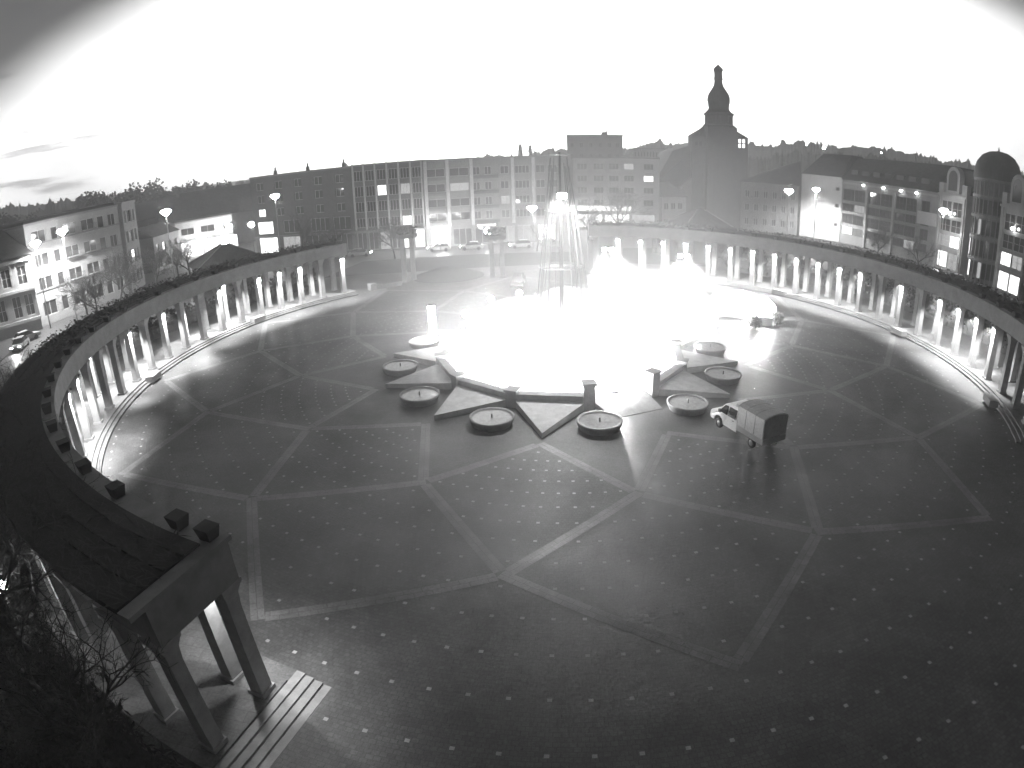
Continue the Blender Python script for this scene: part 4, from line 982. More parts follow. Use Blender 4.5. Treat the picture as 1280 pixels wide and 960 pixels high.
sg = MB().box(9.5, 13.8, -.22, -.004, 4.45 - RIM, 5.1 - RIM).build('shop_sign', M['darkwall'], b)
mb = MB(); x = 9.8
for k in range(9):
    wl = (.34, .26, .36, .2, .34, .3, .34, .24, .32)[k]; mb.box(x, x + wl, -.245, -.222, 4.58 - RIM, 4.95 - RIM); x += wl + .11
mb.build('lettering', M['sign'], sg)
lamp_at('shop_light', (3, -2.4, 3.0), 600, b, radius=.5); lamp_at('shop_light', (21, -2.4, 3.0), 350, b, radius=.5)

# pale flats right of the mast
L = 19.3; rows = []
for k, z0 in enumerate((14.6, 11.9, 9.2, 6.4)):
    rows.append((z0, z0 + 1.35, [(x, x + w_, 3, 1, 'lit' if (k, i) == (1, 4) else 'dimlit' if (k, i) == (0, 3) else None) for i, (x, w_) in enumerate(((.9, 2.2), (4.6, 2.2), (8.0, 2.2), (11.4, 2.2), (15.8, 2.2)))]))
rows.append((1.4, 4.4, [(.8, 6.5, 4, 1, 'lit'), (7, 12.6, 4, 1, 'lit'), (13.2, 18.4, 4, 1, 'dimlit')]))
b = building('apartment_block', 'pale rendered flats with five columns of windows, right of the mast', (3.3, 90.2), (22.55, 88.4), 17.1, 12, 'white', rows)
for x in (3.7, 7.3, 10.8, 14.6): MB().box(x - .2, x + .2, -.06, -.003, 5.2, b['H']).build('pilaster', M['white'], b)
MB().box(11.0, 19.3, -.12, .2, b['H'] + .36, b['H'] + .5).build('roof_edge_gleam', M['white'], b)  # bright reflection on the parapet, put into a white strip
MB().box(1.0, 13.0, -1.6, -.004, 4.5, 5.4).build('shop_sign', M['sign'], b)
# small white storeyed block with vertical windows behind
b = building('apartment_block', 'tall flat-roofed block rising behind the long office block', (3.0, 150.3), (20.7, 149.0), 24.4, 12, 'grey', [(20.5, 22.2, [(x, x + 1.2, 2, 1) for x in (1, 4, 7, 10, 13, 15.5)]), (16.8, 18.6, [(x, x + 1.2, 2, 1) for x in (1, 4, 7, 10, 13, 15.5)])])
MB().box(11, 13, 2, 4, b['H'] + .353, b['H'] + 1.3).build('roof_hut', M['darkwall'], b); MB().tube((12.6, 3, b['H'] + 1.303), (12.6, 3, b['H'] + 2.3), .3, .02, 8).build('vent_cone', M['darkmetal'], b)
b = building('terrace_block', 'low pale building with a row of narrow windows, left of the church', (24.0, 148.0), (36.0, 145.5), 20.3, 10, 'pale', [(17.6, 19.4, [(.4 + .95 * i, .95 + .95 * i, 1, 1) for i in range(12)]), (13, 15, [(.4 + 1.9 * i, 1.6 + 1.9 * i, 2, 1) for i in range(6)])])

# church
ch = thing('church', 'dark church with a tall tower, onion dome and lantern', 'church', (38.3, 96.5, RIM - .1))
S_ = 3.75
mb = MB().taper(0, 0, 0, 24.6, S_, S_, S_ - .2, S_ - .2)
mb.build('tower', M['church'], ch)
for s in (-1, 1):
    MB().box(-.9 + s * 0 - .0, .9, -S_ - .06, -S_ + .3, 14.2, 17.2).build('belfry_louvre', M['darkframe'], ch) if s > 0 else None
    wg = MB().box(s * 5.1 - 1.75, s * 5.1 + 1.75, -1.6, 3.4, 0, 22.2).build('side_turret', M['church'], ch)
    MB().add([(s * 5.1 - 1.95, -1.8, 22.203), (s * 5.1 + 1.95, -1.8, 22.203), (s * 5.1 + 1.95, 3.6, 22.203), (s * 5.1 - 1.95, 3.6, 22.203), (s * 3.6, .9, 24.6), ], [(0, 1, 4), (1, 2, 4), (2, 3, 4), (3, 0, 4), (3, 2, 1, 0)]).build('turret_roof', M['slate'], wg)
    for dx in (-.55, .45):
        for dz in (0, 1.15) if s > 0 else (0,): MB().box(s * 5.3 + dx - .3, s * 5.3 + dx + .3, -1.65, -1.603, 19.9 + dz, 20.8 + dz).build('window', M['lit'] if s > 0 else M['glass'], ch)
MB().lathe([(3.9, 24.6), (4.0, 24.7), (4.0, 25.0), (3.6, 25.1), (3.45, 25.3), (3.4, 27.3), (3.7, 27.5), (3.75, 27.9), (3.2, 28.1)], 8, a0=PI / 8, smooth=False).build('octagon', M['church'], ch)
MB().lathe([(3.3, 28.1), (2.75, 28.6), (2.45, 29.1), (2.55, 29.9), (2.75, 30.9), (2.7, 31.8), (2.35, 32.8), (1.75, 33.7), (1.25, 34.5), (1.0, 35.3), (.95, 36.2)], 24).build('onion_dome', M['slate'], ch)
MB().lathe([(1.2, 36.2), (1.25, 36.4), (1.0, 36.5), (1.0, 38.2), (1.25, 38.35), (1.15, 38.8), (.8, 39.3), (.3, 39.7), (.05, 40.1)], 16).build('lantern', M['church'], ch)
MB().tube((0, 0, 39.9), (0, 0, 40.8), .06, .03, 6).build('spire_rod', M['darkmetal'], ch)
for aa in (-PI / 2 - .6, -PI / 2, -PI / 2 + .6):
    o = MB().box(-.5, .5, -.05, .05, 0, 1.7).build('belfry_opening', M['darkframe'], ch, (3.38 * math.cos(aa), 3.38 * math.sin(aa), 25.5), aa + PI / 2)
# nave
nv = MB().box(-15.5, -1.2, 1, 22, 0, 10.0).build('nave', M['church'], ch)
MB().add([(-15.9, .6, 10.003), (-3.8, .6, 10.003), (-3.8, 22.4, 10.003), (-15.9, 22.4, 10.003), (-3.8, .6, 21.0), (-3.8, 22.4, 21.0), (-10.5, 22.4, 18.5), (-10.5, 4.0, 18.5)], [(0, 1, 4, 7), (1, 2, 5, 4), (2, 3, 6, 5), (3, 0, 7, 6), (4, 5, 6, 7), (3, 2, 1, 0)]).build('nave_roof', M['slate'], nv)
gb = MB().add([(-9.3, -1.4, 0), (-3.8, -1.4, 0), (-3.8, 1.0, 0), (-9.3, 1.0, 0), (-9.3, -1.4, 9.6), (-3.8, -1.4, 9.6), (-3.8, 1, 9.6), (-9.3, 1, 9.6), (-4.2, -1.4, 15), (-4.2, 1, 15)], [(0, 1, 5, 8, 4), (2, 3, 7, 9, 6), (1, 2, 6, 5), (3, 0, 4, 7), (4, 8, 9, 7), (5, 6, 9, 8)]).build('gable_front', M['midwall'], ch)
MB().box(-6.9, -5.5, -1.46, -1.403, 5.2, 8.4).build('tall_window', M['glass'], gb)
MB().lathe([(1.25, 0), (1.25, .06), (.01, .07)], 20, smooth=False).build('round_window', M['glass'], gb, (-6.2, -1.403, 3.0)).rotation_euler = (PI / 2, 0, 0)
for x in (-13.5, -11.3): MB().add([(x, 1.4, 11.6), (x + 1.6, 1.4, 11.6), (x + .8, 1.4, 13.2), (x, 4.5, 13.4), (x + 1.6, 4.5, 13.4), (x + .8, 5.2, 14.2)], [(0, 1, 2), (3, 5, 4), (0, 2, 5, 3), (1, 4, 5, 2), (0, 3, 4, 1)]).build('dormer', M['slate'], nv)
# annex left of the gable
b = building('parish_house', 'pale low house with a dark hipped roof between the flats and the church gable', (23.2, 88.3), (29.4, 91.5), 8.6, 9, 'pale', [(5.6, 7.2, [(.6, 2.0, 2, 1), (2.6, 4.0, 2, 1), (4.6, 6.0, 2, 1)]), (2, 3.6, [(.6, 2, 2, 1), (2.6, 4.0, 2, 1), (4.6, 6, 2, 1)])], roof=None)
hip_roof(b, -.4, b['L'] + .4, -.4, 9.4, b['H'] + .003, 3.2, 2.0)

# house right of the church
rows = [(z, z + 1.7, [(x, x + 1.1, 2, 1) for x in (1.0, 3.2, 5.4, 7.6, 9.8, 12)]) for z in (9.0, 5.8, 2.4)]
b = building('town_house', 'grey house with a steep dark roof between the church and the arcade', (43.4, 94.2), (56.4, 89.4), 12.6, 14, 'grey', rows, roof=None)
MB().add([(-.5, -.5, b['H'] + .003), (14.3, -.5, b['H'] + .003), (14.3, 14.5, b['H'] + .003), (-.5, 14.5, b['H'] + .003), (6, 7, b['H'] + 3.0), (14.3, 7, b['H'] + 6.0)], [(0, 1, 5, 4), (1, 2, 5), (2, 3, 4, 5), (3, 0, 4), (3, 2, 1, 0)]).build('roof', M['slate'], b)

# shopping arcade on the right: white wall, glazed front, arched bays
G3 = 'parts of the shopping street on the right'
b = building('arcade_stair_block', 'blank white stair wall of the shopping arcade, glaring under a street lamp', (56.9, 89.0), (64.0, 81.4), 15.6, 14, 'white', [(12.4, 13.3, [(8.8, 9.8, 1, 1)]), (8.6, 9.5, [(8.8, 9.8, 1, 1)]), (4.2, 5.1, [(8.8, 9.8, 1, 1)])], roof=None)
MB().add([(0, -.4, b['H'] + .003), (10.4, -.4, b['H'] + .003), (10.4, 14, b['H'] + .003), (0, 14, b['H'] + .003), (3.0, 6, b['H'] + 5.2), (10.4, 6, b['H'] + 5.4), (10.4, 14, b['H'] + 5.4), (3.0, 14, b['H'] + 5.2)], [(0, 1, 5, 4), (1, 2, 6, 5), (2, 3, 7, 6), (3, 0, 4, 7), (4, 5, 6, 7), (3, 2, 1, 0)]).build('mansard_roof', M['slate'], b)
P0, P1 = (64.05, 81.3), (73.0, 55.2); L = math.hypot(P1[0] - P0[0], P1[1] - P0[1]); rows = []
bays = [(.3, 7.6), (8.3, 15.6), (16.3, 22.2)]
for k, (z0, z1) in enumerate(((10.6, 13.2), (8.2, 9.9), (5.4, 7.6), (3.0, 4.7))):
    ws = []
    for i, (x0, x1) in enumerate(bays): 
        nn = 2; wv = (x1 - x0) / nn
        for q in range(nn): ws.append((x0 + q * wv + .05, x0 + (q + 1) * wv - .05, 3, 1 if k % 2 else 2, 'lit' if (k, i, q) in ((3, 0, 0),) else 'dimlit' if (k, i, q) in ((3, 0, 1), (1, 0, 1), (3, 2, 1)) else None))
    ws.append((23.4, 25.6, 2, 1, None)); rows.append((z0, z1, ws))
b = building('shopping_arcade', 'long glazed front of the shopping arcade with three wide bays and a mansard roof', P0, P1, 15.2, 16, 'grey', rows, roof=None, fm='darkframe')
for x in (7.95, 15.95): MB().box(x - .3, x + .3, -.35, -.004, 0, b['H'] - 1.4).build('pier', M['pale'], b)
MB().box(22.6, L, -.2, -.004, 7.7, 10.2).build('white_panel', M['white'], b)
MB().box(0, L, -.3, -.004, b['H'] - .9, b['H'] - .5).build('cornice', M['pale'], b)
rf = MB().add([(-.2, -.4, b['H'] + .003), (L, -.4, b['H'] + .003), (L, 16, b['H'] + .003), (-.2, 16, b['H'] + .003), (-.2, 4.5, b['H'] + 5.2), (L, 4.5, b['H'] + 5.6), (L, 16, b['H'] + 5.6), (-.2, 16, b['H'] + 5.2)], [(0, 1, 5, 4), (1, 2, 6, 5), (2, 3, 7, 6), (3, 0, 4, 7), (4, 5, 6, 7), (3, 2, 1, 0)]).build('mansard_roof', M['slate'], b)
for i in range(7): MB().box(2 + 3.4 * i, 4 + 3.4 * i, .75, 2.4, b['H'] + 1.3, b['H'] + 2.4).build('skylight', M['darkframe'], rf)
for x in (7.0, 13.0, 18.0, 22.2): MB().ball((x, -.5, 13.6), .22, 8, 6).build('wall_lamp', M['lamp'], b)
def arch_bay(lab, P0, P1, lits):
    L = math.hypot(P1[0] - P0[0], P1[1] - P0[1]); rows = []
    for k, (z0, z1) in enumerate(((11.2, 14.0), (8.2, 10.6), (5.4, 7.6), (1.4, 4.4))): rows.append((z0, z1, [(1.0, L / 2 - .1, 2, 2, lits.get((k, 0))), (L / 2 + .1, L - 1.0, 2, 2, lits.get((k, 1)))]))
    b = building('arcade_gable', lab, P0, P1, 15.6, 9, 'pale', rows, roof=None, group=G3)
    cx = L / 2; n = 14
    pl = [(cx - 1.9, 0), (cx + 1.9, 0)] + [(cx + 1.9 * math.cos(PI * i / n), 3.0 + 1.9 * math.sin(PI * i / n)) for i in range(n + 1)]
    vs = [(x, -.1, b['H'] + .003 + z) for x, z in pl] + [(x, 1.2, b['H'] + .003 + z) for x, z in pl]; m_ = len(pl)
    ar = MB().add(vs, [tuple(range(m_)), tuple(reversed(range(m_, 2 * m_)))] + [(i, (i + 1) % m_, m_ + (i + 1) % m_, m_ + i) for i in range(m_)]).build('arched_gable', M['pale'], b)
    pl = [(cx - 1.3, .4), (cx + 1.3, .4)] + [(cx + 1.3 * math.cos(PI * i / n), 2.9 + 1.3 * math.sin(PI * i / n)) for i in range(n + 1)]
    MB().add([(x, -.14, b['H'] + z) for x, z in pl], [tuple(range(len(pl)))]).build('arched_window', M['glass'], ar)
    for s in (0.0, L - 1.4): MB().box(s, s + 1.4, -.05, 1.0, b['H'] + .003, b['H'] + 1.7).build('parapet_block', M['pale'], b)
    MB().box(-.2, L + .2, -.35, -.004, b['H'] - .7, b['H'] - .3).build('cornice', M['pale'], b)
    MB().add([(0, .6, b['H'] + .003), (L, .6, b['H'] + .003), (L, 9, b['H'] + .003), (0, 9, b['H'] + .003), (0, 5, b['H'] + 4.6), (L, 5, b['H'] + 4.6), (L, 9, b['H'] + 4.6), (0, 9, b['H'] + 4.6)], [(0, 1, 5, 4), (1, 2, 6, 5), (2, 3, 7, 6), (3, 0, 4, 7), (4, 5, 6, 7)]).build('mansard_roof', M['slate'], b)
    for s in (.5, L - .5): MB().box(s - .3, s + .3, -.3, -.004, 0, b['H'] - .72).build('pilaster', M['pale'], b)
    MB().ball((L / 2, -.5, 10.9), .25, 8, 6).build('wall_lamp', M['lamp'], b)
    return b
arch_bay('arched gable bay of the arcade, left of the round corner tower', (73.05, 55.1), (73.9, 46.9), {(2, 0): 'dimlit', (2, 1): 'lit', (3, 0): 'lit', (3, 1): 'dimlit'})
arch_bay('arched gable bay at the right frame edge, beyond the round tower', (73.6, 36.0), (73.1, 27.6), {(2, 0): 'lit', (2, 1): 'dimlit', (3, 0): 'lit', (3, 1): 'lit'})
tw = thing('corner_tower', 'round glazed corner tower with a dark domed roof', 'tower', (76.2, 40.9, RIM - .05)); tw.scale = (.8, .8, .955)
MB().lathe([(5.2, 0), (5.2, 18.6)], 32).build('drum', M['midwall'], tw)
for z in (4.2, 8.2, 12.0, 15.6, 18.6): MB().lathe([(5.2, z), (5.5, z), (5.5, z + .5), (5.2, z + .5)], 32, smooth=False).build('ring_band', M['grey'], tw)
for i in range(12):
    aa = PI * .62 + i * PI * .76 / 11
    MB().box(-.11, .11, -.12, .12, .3, 18.5).build('mullion', M['grey'], tw, (5.3 * math.cos(aa), 5.3 * math.sin(aa), 0), aa)
    if i < 11:
        a2 = aa + PI * .76 / 22
        for z, hh in ((1.2, 2.8), (5.0, 2.9), (9.0, 2.7), (12.8, 2.5)):
            MB().box(-.05, .05, -.5, .5, z, z + hh).build('tower_window', M['lit'] if (i, z) in ((3, 5.0), (4, 1.2)) else M['dimlit'] if (i, z) in ((6, 9.0), (7, 1.2)) else M['glass'], tw, (5.2 * math.cos(a2), 5.2 * math.sin(a2), 0), a2)
MB().lathe([(5.5, 19.1), (5.7, 19.2), (5.6, 20.6), (5.0, 22.2), (3.8, 23.5), (2.2, 24.2), (.01, 24.5)], 32).build('dome', M['slate'], tw)
MB().tube((0, 0, 24.4), (0, 0, 25.2), .25, .05, 8).build('finial', M['darkmetal'], tw)

# low houses and streets on the left
rows = [(z, z + 2.0, [(x, x + 1.2, 2, 1) for x in (1.0, 3.1)] + [(x, x + 1.2, 2, 1) for x in (5.2, 7.3)]) for z in (8.4, 4.6, 1.2)]
b = building('ornate_house', 'ornate house with arched upper windows at the far left edge, under a street lamp', (-86.0, 4.5), (-75.5, 15.8), 12.4, 12, 'pale', [(8.2, 10.9, [(x, x + 1.5, 2, 2) for x in (1.6, 4.6, 7.4, 10.4, 13.0)]), (3.4, 6.6, [(x, x + 1.4, 2, 2) for x in (1.2, 3.8, 6.2, 8.8, 11.4, 13.4)])], roof=None)
L = b['L']
for z, d in ((7.2, .35), (11.6, .5), (2.6, .25)): MB().box(-.1, L + .1, -d, -.004, z - RIM, z + .45 - RIM).build('cornice', M['white'], b)
for x in (1.6, 4.6, 7.4, 10.4, 13.0):
    n = 8; pl = [(x + .75 + 1.0 * math.cos(PI * i / n), 10.2 + .9 * math.sin(PI * i / n)) for i in range(n + 1)] + [(x + .75 - .8 , 10.2), (x + .75 + .8, 10.2)]
    mb = MB()
    for i in range(n):
        c0 = (x + .75 + .95 * math.cos(PI * i / n), 10.1 + .75 * math.sin(PI * i / n)); c1 = (x + .75 + .95 * math.cos(PI * (i + 1) / n), 10.1 + .75 * math.sin(PI * (i + 1) / n)); mb.tube((c0[0], -.1, c0[1]), (c1[0], -.1, c1[1]), .12, .12, 5)
    mb.build('arch_trim', M['white'], b)
hip_roof(b, -.6, L + .6, -.6, 12.6, b['H'] + .003, 4.6, 5)

# white balcony house, two wings
rows = []
for k, z0 in enumerate((13.2, 9.6, 6.0, 2.2)):
    rows.append((z0, z0 + 2.2, [(x, x + w_, 2 if w_ > 1.5 else 1, 1) for x, w_ in ((1.2, 2.7), (5.0, 1.3), (7.4, 2.7), (11.2, 2.7), (14.7, 1.4), (17.0, 1.6))]))
b = building('balcony_house', 'white four-storey house with balconies and dark windows, long left wing', (-77.2, 17.0), (-73.2, 36.0), 16.4, 10, 'pale', rows)
for z0 in (12.9, 9.3, 5.7):
    MB().box(0, b['L'], -.14, -.004, z0 - .45, z0 - .2).build('storey_band', M['grey'], b)
    for x in (7.4, 11.2): 
        bl_ = MB().box(x, x + 2.6, -1.0, -.143, z0 - .18, z0 - .03).build('balcony', M['grey'], b)
        mb = MB().box(x, x + 2.6, -1.0, -.95, z0 + .75, z0 + .8)
        for i in range(14): mb.box(x + .02 + .195 * i, x + .05 + .195 * i, -.99, -.96, z0 - .03, z0 + .75)
        mb.build('railing', M['darkmetal'], bl_)
MB().box(.3, b['L'] - .3, .5, 9.5, b['H'] + .353, b['H'] + .8).build('roof_slab', M['roofdark'], b)
rows = [(z0, z0 + 2.2, [(.8, 1.9, 1, 1), (3.0, 5.6, 2, 1), (6.8, 7.8, 1, 1)]) for z0 in (13.2, 9.6, 6.0, 2.2)]
b2 = building('balcony_house', 'white narrow right wing of the balcony house, its top storey standing forward', (-73.0, 37.0), (-77.5, 46.5) if False else (-76.8, 45.5), 16.6, 10, 'grey', rows)

# low shop house with bright front, gabled house behind
rows = [(6.6, 8.2, [(1.2, 4.4, 2, 1), (6.0, 9.4, 2, 1), (11.4, 14.2, 2, 1)]), (1.4, 4.9, [(.8, 6.0, 3, 1, 'lit'), (6.6, 9.8, 2, 1, 'lit'), (10.6, 14.6, 3, 1, 'lit')])]
b = building('shop_house', 'low white shop house with a glaring ground-floor front at left', (-87.0, 72.5), (-76.2, 79.3) if False else (-75.5, 80.0), 9.6, 9, 'white', rows)
MB().box(0, b['L'], -1.5, -.004, 5.0 - RIM, 5.4 - RIM).build('awning', M['grey'], b)
lamp_at('shop_light', (4, -3, 4.2), 480, b, radius=.5); lamp_at('shop_light', (11.5, -3, 4.2), 480, b, radius=.5)
b = building('gabled_house', 'house with a big dark pitched roof and a blank gable end, behind the shop house', (-100.0, 84.0), (-79.0, 98.0), 9.2, 13, 'darkwall', [(5, 6.8, [(x, x + 1.2, 2, 1) for x in (3, 7, 11, 15, 19)])], roof=None)
L = b['L']; gable_roof(b, L, 13, b['H'] + .003, 7.2, 'slate')
MB().add([(L + .01, 0, b['H']), (L + .01, 13, b['H']), (L + .01, 6.5, b['H'] + 6.9), (L + .02 - .3, 0, b['H']), (L - .3, 13, b['H']), (L - .3, 6.5, b['H'] + 6.9)], [(0, 1, 2), (3, 5, 4), (0, 2, 5, 3), (1, 4, 5, 2), (0, 3, 4, 1)]).build('gable_end', M['grey'], b, (.42, 0, 0))
MB().box(L * .2, L * .2 + .9, 5.6, 6.6, b['H'] + 5.5, b['H'] + 8.2).build('chimney', M['darkwall'], b)
b = building('low_house', 'dark low house between the balcony house and the shop house', (-83.0, 58.0), (-86.5, 71.0) if False else (-84.5, 70.0), 8.4, 8, 'grey', [(5.2, 6.8, [(x, x + 1.3, 2, 1) for x in (1.2, 4.0, 6.8, 9.6)]), (1.6, 4.0, [(x, x + 1.6, 2, 1) for x in (1.2, 4.4, 7.6)])], roof=None)
gable_roof(b, b['L'], 8, b['H'] + .003, 2.4, 'slate')
for lab, P0, P1, top, rise in (('dark row of houses with a long roof behind the balcony house', (-112, 22), (-96, 52), 13.5, 4.0), ('dark house at the far left behind the ornate house', (-108, -6), (-99, 16), 13.0, 4.5), ('dark house roofs behind the gabled house', (-122, 96), (-98, 116), 10.5, 5.0)):
    b = building('town_house', lab, P0, P1, top, 12, 'darkwall', [(top - 3, top - 1.4, [(x, x + 1.2, 2, 1) for x in (2, 6, 10, 14, 18)])], roof=None); gable_roof(b, b['L'], 12, b['H'] + .003, rise, 'slate')

# pavilions behind the colonnades
def pavilion(lab, x, y, s, rz, eave, apex):
    t = thing('garden_pavilion', lab, 'pavilion', (x, y, zr), R(rz), 'hip-roofed pavilions behind the colonnades'); e = eave - zr; a = apex - zr
    for sx in (-1, 1):
        for sy in (-1, 1): MB().box(sx * (s - .9) - .25, sx * (s - .9) + .25, sy * (s - .9) - .25, sy * (s - .9) + .25, 0, e - .3).build('post', M['stonedark'], t)
    MB().box(-s + 1.3, s - 1.3, -s + 1.3, s - 1.3, 0, e - .31).build('walls', M['darkwall'], t)
    MB().box(-s + .2, s - .2, -s + .2, s - .2, e - .3, e - .003).build('eaves', M['stonedark'], t)
    MB().add([(-s, -s, e), (s, -s, e), (s, s, e), (-s, s, e), (-.6, -.6, a), (.6, -.6, a), (.6, .6, a), (-.6, .6, a)], [(0, 1, 5, 4), (1, 2, 6, 5), (2, 3, 7, 6), (3, 0, 4, 7), (4, 5, 6, 7), (3, 2, 1, 0)]).build('roof', M['slate'], t)
    for sx, sy in ((-1, -1), (1, -1), (1, 1), (-1, 1)): MB().tube((sx * s, sy * s, e + .05), (sx * .6, sy * .6, a + .05), .1, .1, 6).build('ridge', M['metal'] if (sx, sy) == (1, -1) else M['darkmetal'], t)
    return t
pavilion('dark hip-roofed pavilion behind the left colonnade', -54.5, 40.5, 6.2, -50, 4.3, 7.2)
pavilion('dark hip-roofed pavilion behind the right colonnade, below the church', 23.0, 50.0, 6.8, 10, 4.9, 9.1)

# bright figure/sign at the end of the right beam
t = thing('banner_flag', 'white banner hanging at the inner end of the right colonnade', 'banner', (4.0, 38.2, RIM))
MB().tube((0, 0, 0), (0, 0, 7.2), .07, .05, 8).build('pole', M['metal'], t)
mb = MB(); nn = 8
for s in (-1, 1):
    pass
vs = []
for j in range(7):
    for i in range(nn + 1): vs.append((.06 + 1.5 * i / nn * (1 - .04 * j), .16 * math.sin(i * 1.1 + j * .5), 7.0 - .42 * j))
mb.add(vs, [(j * (nn + 1) + i, j * (nn + 1) + i + 1, (j + 1) * (nn + 1) + i + 1, (j + 1) * (nn + 1) + i) for j in range(6) for i in range(nn)], True)
o = mb.build('cloth', M['whitecanvas'], t); o.modifiers.new('thick', 'SOLIDIFY').thickness = .015
lamp_at('banner_light', (.8, -1.2, 6.6), 150, t, radius=.1)

# ------------------------------------------------------------------ hills and far trees
SKY = [(-75, 1.7), (-62, 1.95), (-53.1, 1.96), (-48.7, 1.85), (-43.6, 1.35), (-40.0, 1.0), (-36.3, .7), (-32.7, .4), (-26.1, .25), (-20.2, .25), (-15.8, .3), (-10.0, .45), (-6.3, .62), (-3.4, .8), (-.5, 1.1), (1.7, 1.3), (6.8, 1.48), (10.1, 1.7), (13.4, 1.82), (18.5, 1.94), (20.7, 2.35), (22.8, 2.65), (25.7, 2.7), (28.6, 2.75), (31.5, 2.65), (34.4, 2.6), (37.3, 2.5), (40.3, 2.25), (43.9, 1.95), (48.3, 1.6), (60, 1.3), (80, 1.2)]
def ridge(name, D, kf, dz, seed, a0=-76, a1=80, n=2600, amp=3.0):
    rr = random.Random(seed); az = np.linspace(a0, a1, n); el = np.interp(az, [q[0] for q in SKY], [q[1] for q in SKY])
    nz = np.array([rr.gauss(0, 1) for _ in range(n)]); nz2 = np.convolve(nz, np.ones(3) / 3, 'same'); nz3 = np.convolve(nz, np.ones(61) / 61, 'same') * 2.6 + np.convolve(nz, np.ones(13) / 13, 'same') * .8
    zt = CAMP.z + D * np.tan(np.radians(el)) * kf + dz + amp * (.45 * nz2 + .7 * nz3)
    vs = []; fs = []
    for i in range(n):
        s, c = math.sin(R(az[i])), math.cos(R(az[i])); 
        for dd, zz in ((-D * .35, -1.0), (-D * .15, zt[i] * .45), (-8, zt[i] * .9), (0, zt[i]), (D * .06, zt[i] * .6), (D * .14, -2)):
            vs.append((CAMP.x + s * (D + dd), CAMP.y + c * (D + dd), zz))
    for i in range(n - 1):
        for k in range(5): fs.append((i * 6 + k, (i + 1) * 6 + k, (i + 1) * 6 + k + 1, i * 6 + k + 1))
    me = bpy.data.meshes.new(name); me.from_pydata(vs, [], fs); me.materials.append(M['hill']); o = bpy.data.objects.new(name, me); COL.objects.link(o); tag(o, kind='structure'); return o
ridge('hills', 430, 1.0, -3.0, 3)
ridge('hill_slope', 300, .72, -3.0, 4, amp=2.5)
def conifer(lab, az, D, h, r, group='tall trees on the skyline'):
    x = CAMP.x + D * math.sin(R(az)); y = CAMP.y + D * math.cos(R(az)); rr = random.Random(int(az * 10) + 99)
    t = thing('skyline_tree', lab, 'tree', (x, y, 2.0), 0, group)
    MB().tube((0, 0, 0), (0, 0, h * .8), .35, .1, 7).build('trunk', M['twig'], t)
    mb = MB()
    for _ in range(900):
        u = rr.random() ** .8; a = rr.uniform(0, 2 * PI); rad = r * (1 - u) ** .8 * (.55 + .45 * rr.random()) + .15
        c = Vector((rad * math.cos(a), rad * math.sin(a), h * (.15 + .85 * u))); d = Vector((math.cos(a), math.sin(a), -.35)) * rr.uniform(.5, 1.1); e = Vector((-math.sin(a), math.cos(a), .1)) * .4
        mb.add([c - d, c + e, c + d, c - e], [(0, 1, 2, 3)])
    mb.build('crown', M['conifer'], t, recalc=False)
def roundtree(lab, az, D, h, r, group='round trees behind the left houses'):
    x = CAMP.x + D * math.sin(R(az)); y = CAMP.y + D * math.cos(R(az)); rr = random.Random(int(az * 10) + 199)
    t = thing('skyline_tree', lab, 'tree', (x, y, 1.0), 0, group); MB().tube((0, 0, 0), (0, 0, h * .7), .4, .15, 7).build('trunk', M['twig'], t)
    mb = MB(); lobes = [(rr.gauss(0, .5) * r, rr.gauss(0, .5) * r, h * rr.uniform(.5, .85), r * rr.uniform(.4, .7)) for _ in range(9)]
    for _ in range(1500):
        lx, ly, lz, lr = lobes[rr.randrange(9)]; d = Vector((rr.gauss(0, 1), rr.gauss(0, 1), rr.gauss(0, .8))).normalized(); c = Vector((lx, ly, lz)) + d * lr * (.5 + .5 * rr.random())
        a = Vector((rr.uniform(-1, 1), rr.uniform(-1, 1), rr.uniform(-1, 1))).normalized() * .55; b_ = a.orthogonal().normalized() * .4; mb.add([c - a, c + b_, c + a, c - b_], [(0, 1, 2, 3)])
    mb.build('crown', M['conifer'], t, recalc=False)
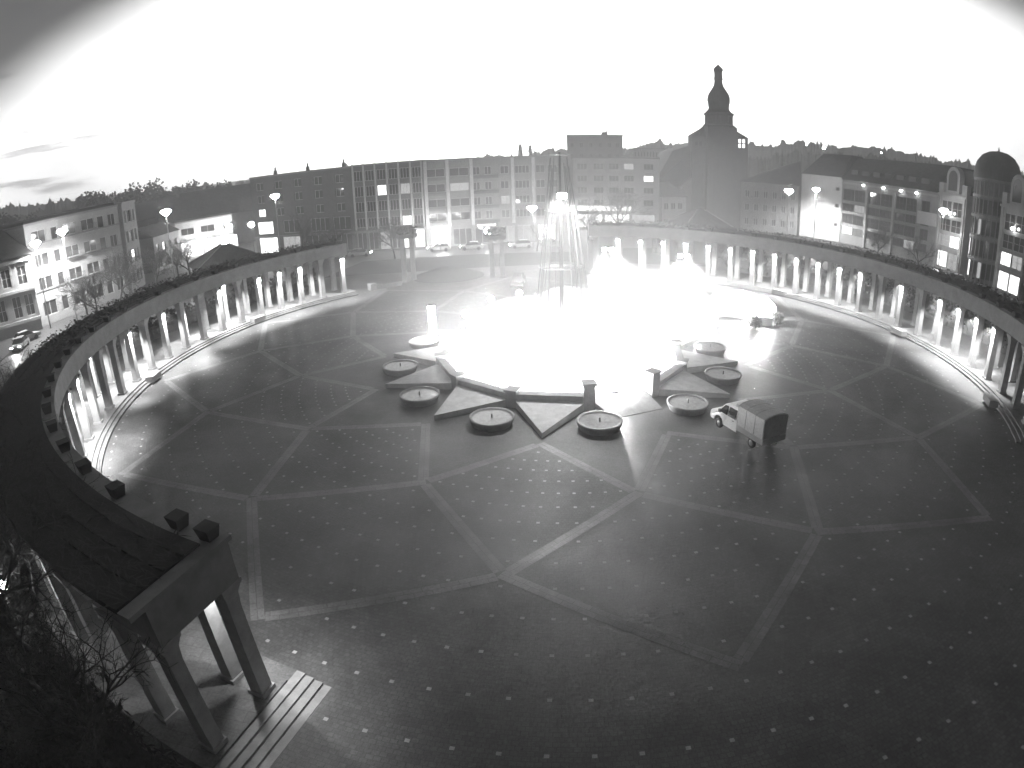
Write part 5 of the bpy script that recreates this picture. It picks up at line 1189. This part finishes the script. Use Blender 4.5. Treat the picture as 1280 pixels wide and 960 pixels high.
conifer('pointed conifer on the skyline above the long office block, left of the pair', -3.35, 270, 21.6, 2.6)
conifer('pointed conifer on the skyline above the long office block, right of the pair', -2.45, 270, 21.0, 2.2)
for i, (lab, az, D, h, r) in enumerate((('round dark tree on the skyline at the far left edge', -52.0, 190, 20, 6), ('round dark tree on the skyline behind the ornate house', -47.6, 200, 20.5, 7), ('round dark tree behind the left end of the balcony house', -42.4, 210, 21, 7),
     ('round dark tree behind the middle of the balcony house', -39.2, 215, 20.5, 6), ('tallest round dark tree behind the right wing of the balcony house', -36.8, 215, 21.5, 6.5), ('round dark tree behind the low dark house', -34.2, 220, 20, 6), ('round dark tree left of the gabled house', -31.6, 225, 19.8, 6))): roundtree(lab, az, D, h, r)
# far lamps on the hillside
for lab, az, el, D, r in (('large far lamp on the hillside right of the church', 24.3, 1.9, 300, .75), ('small far lamp on the hillside beside the church', 22.7, 2.0, 320, .35), ('small far lamp on the hillside above the arcade', 29.5, 1.95, 320, .3)):
    x = CAMP.x + D * math.sin(R(az)); y = CAMP.y + D * math.cos(R(az)); z = CAMP.z + D * math.tan(R(el)); gz = z - 9
    t = thing('hill_lamp', lab, 'street lamp', (x, y, gz), 0, 'far lamps on the hillside'); MB().tube((0, 0, -6), (0, 0, 9), .12, .08, 6).build('pole', M['darkmetal'], t); MB().ball((0, 0, 9), r, 10, 7).build('lamp_head', M['lamp'], t)

# ------------------------------------------------------------------ haze
hz = MB().box(-505, 505, -110, 470, -6, 75).build('haze', M['glass']); tag(hz, kind='stuff')
m = bpy.data.materials.new('thin_haze'); m.use_nodes = True; nt = m.node_tree; nt.nodes.clear()
pv = nt.nodes.new('ShaderNodeVolumePrincipled'); pv.inputs['Color'].default_value = (.85, .85, .85, 1); pv.inputs['Density'].default_value = 0.0023; pv.inputs['Anisotropy'].default_value = 0.2
oo = nt.nodes.new('ShaderNodeOutputMaterial'); nt.links.new(pv.outputs[0], oo.inputs['Volume']); hz.data.materials[0] = m
scn.view_settings.exposure = 1.2
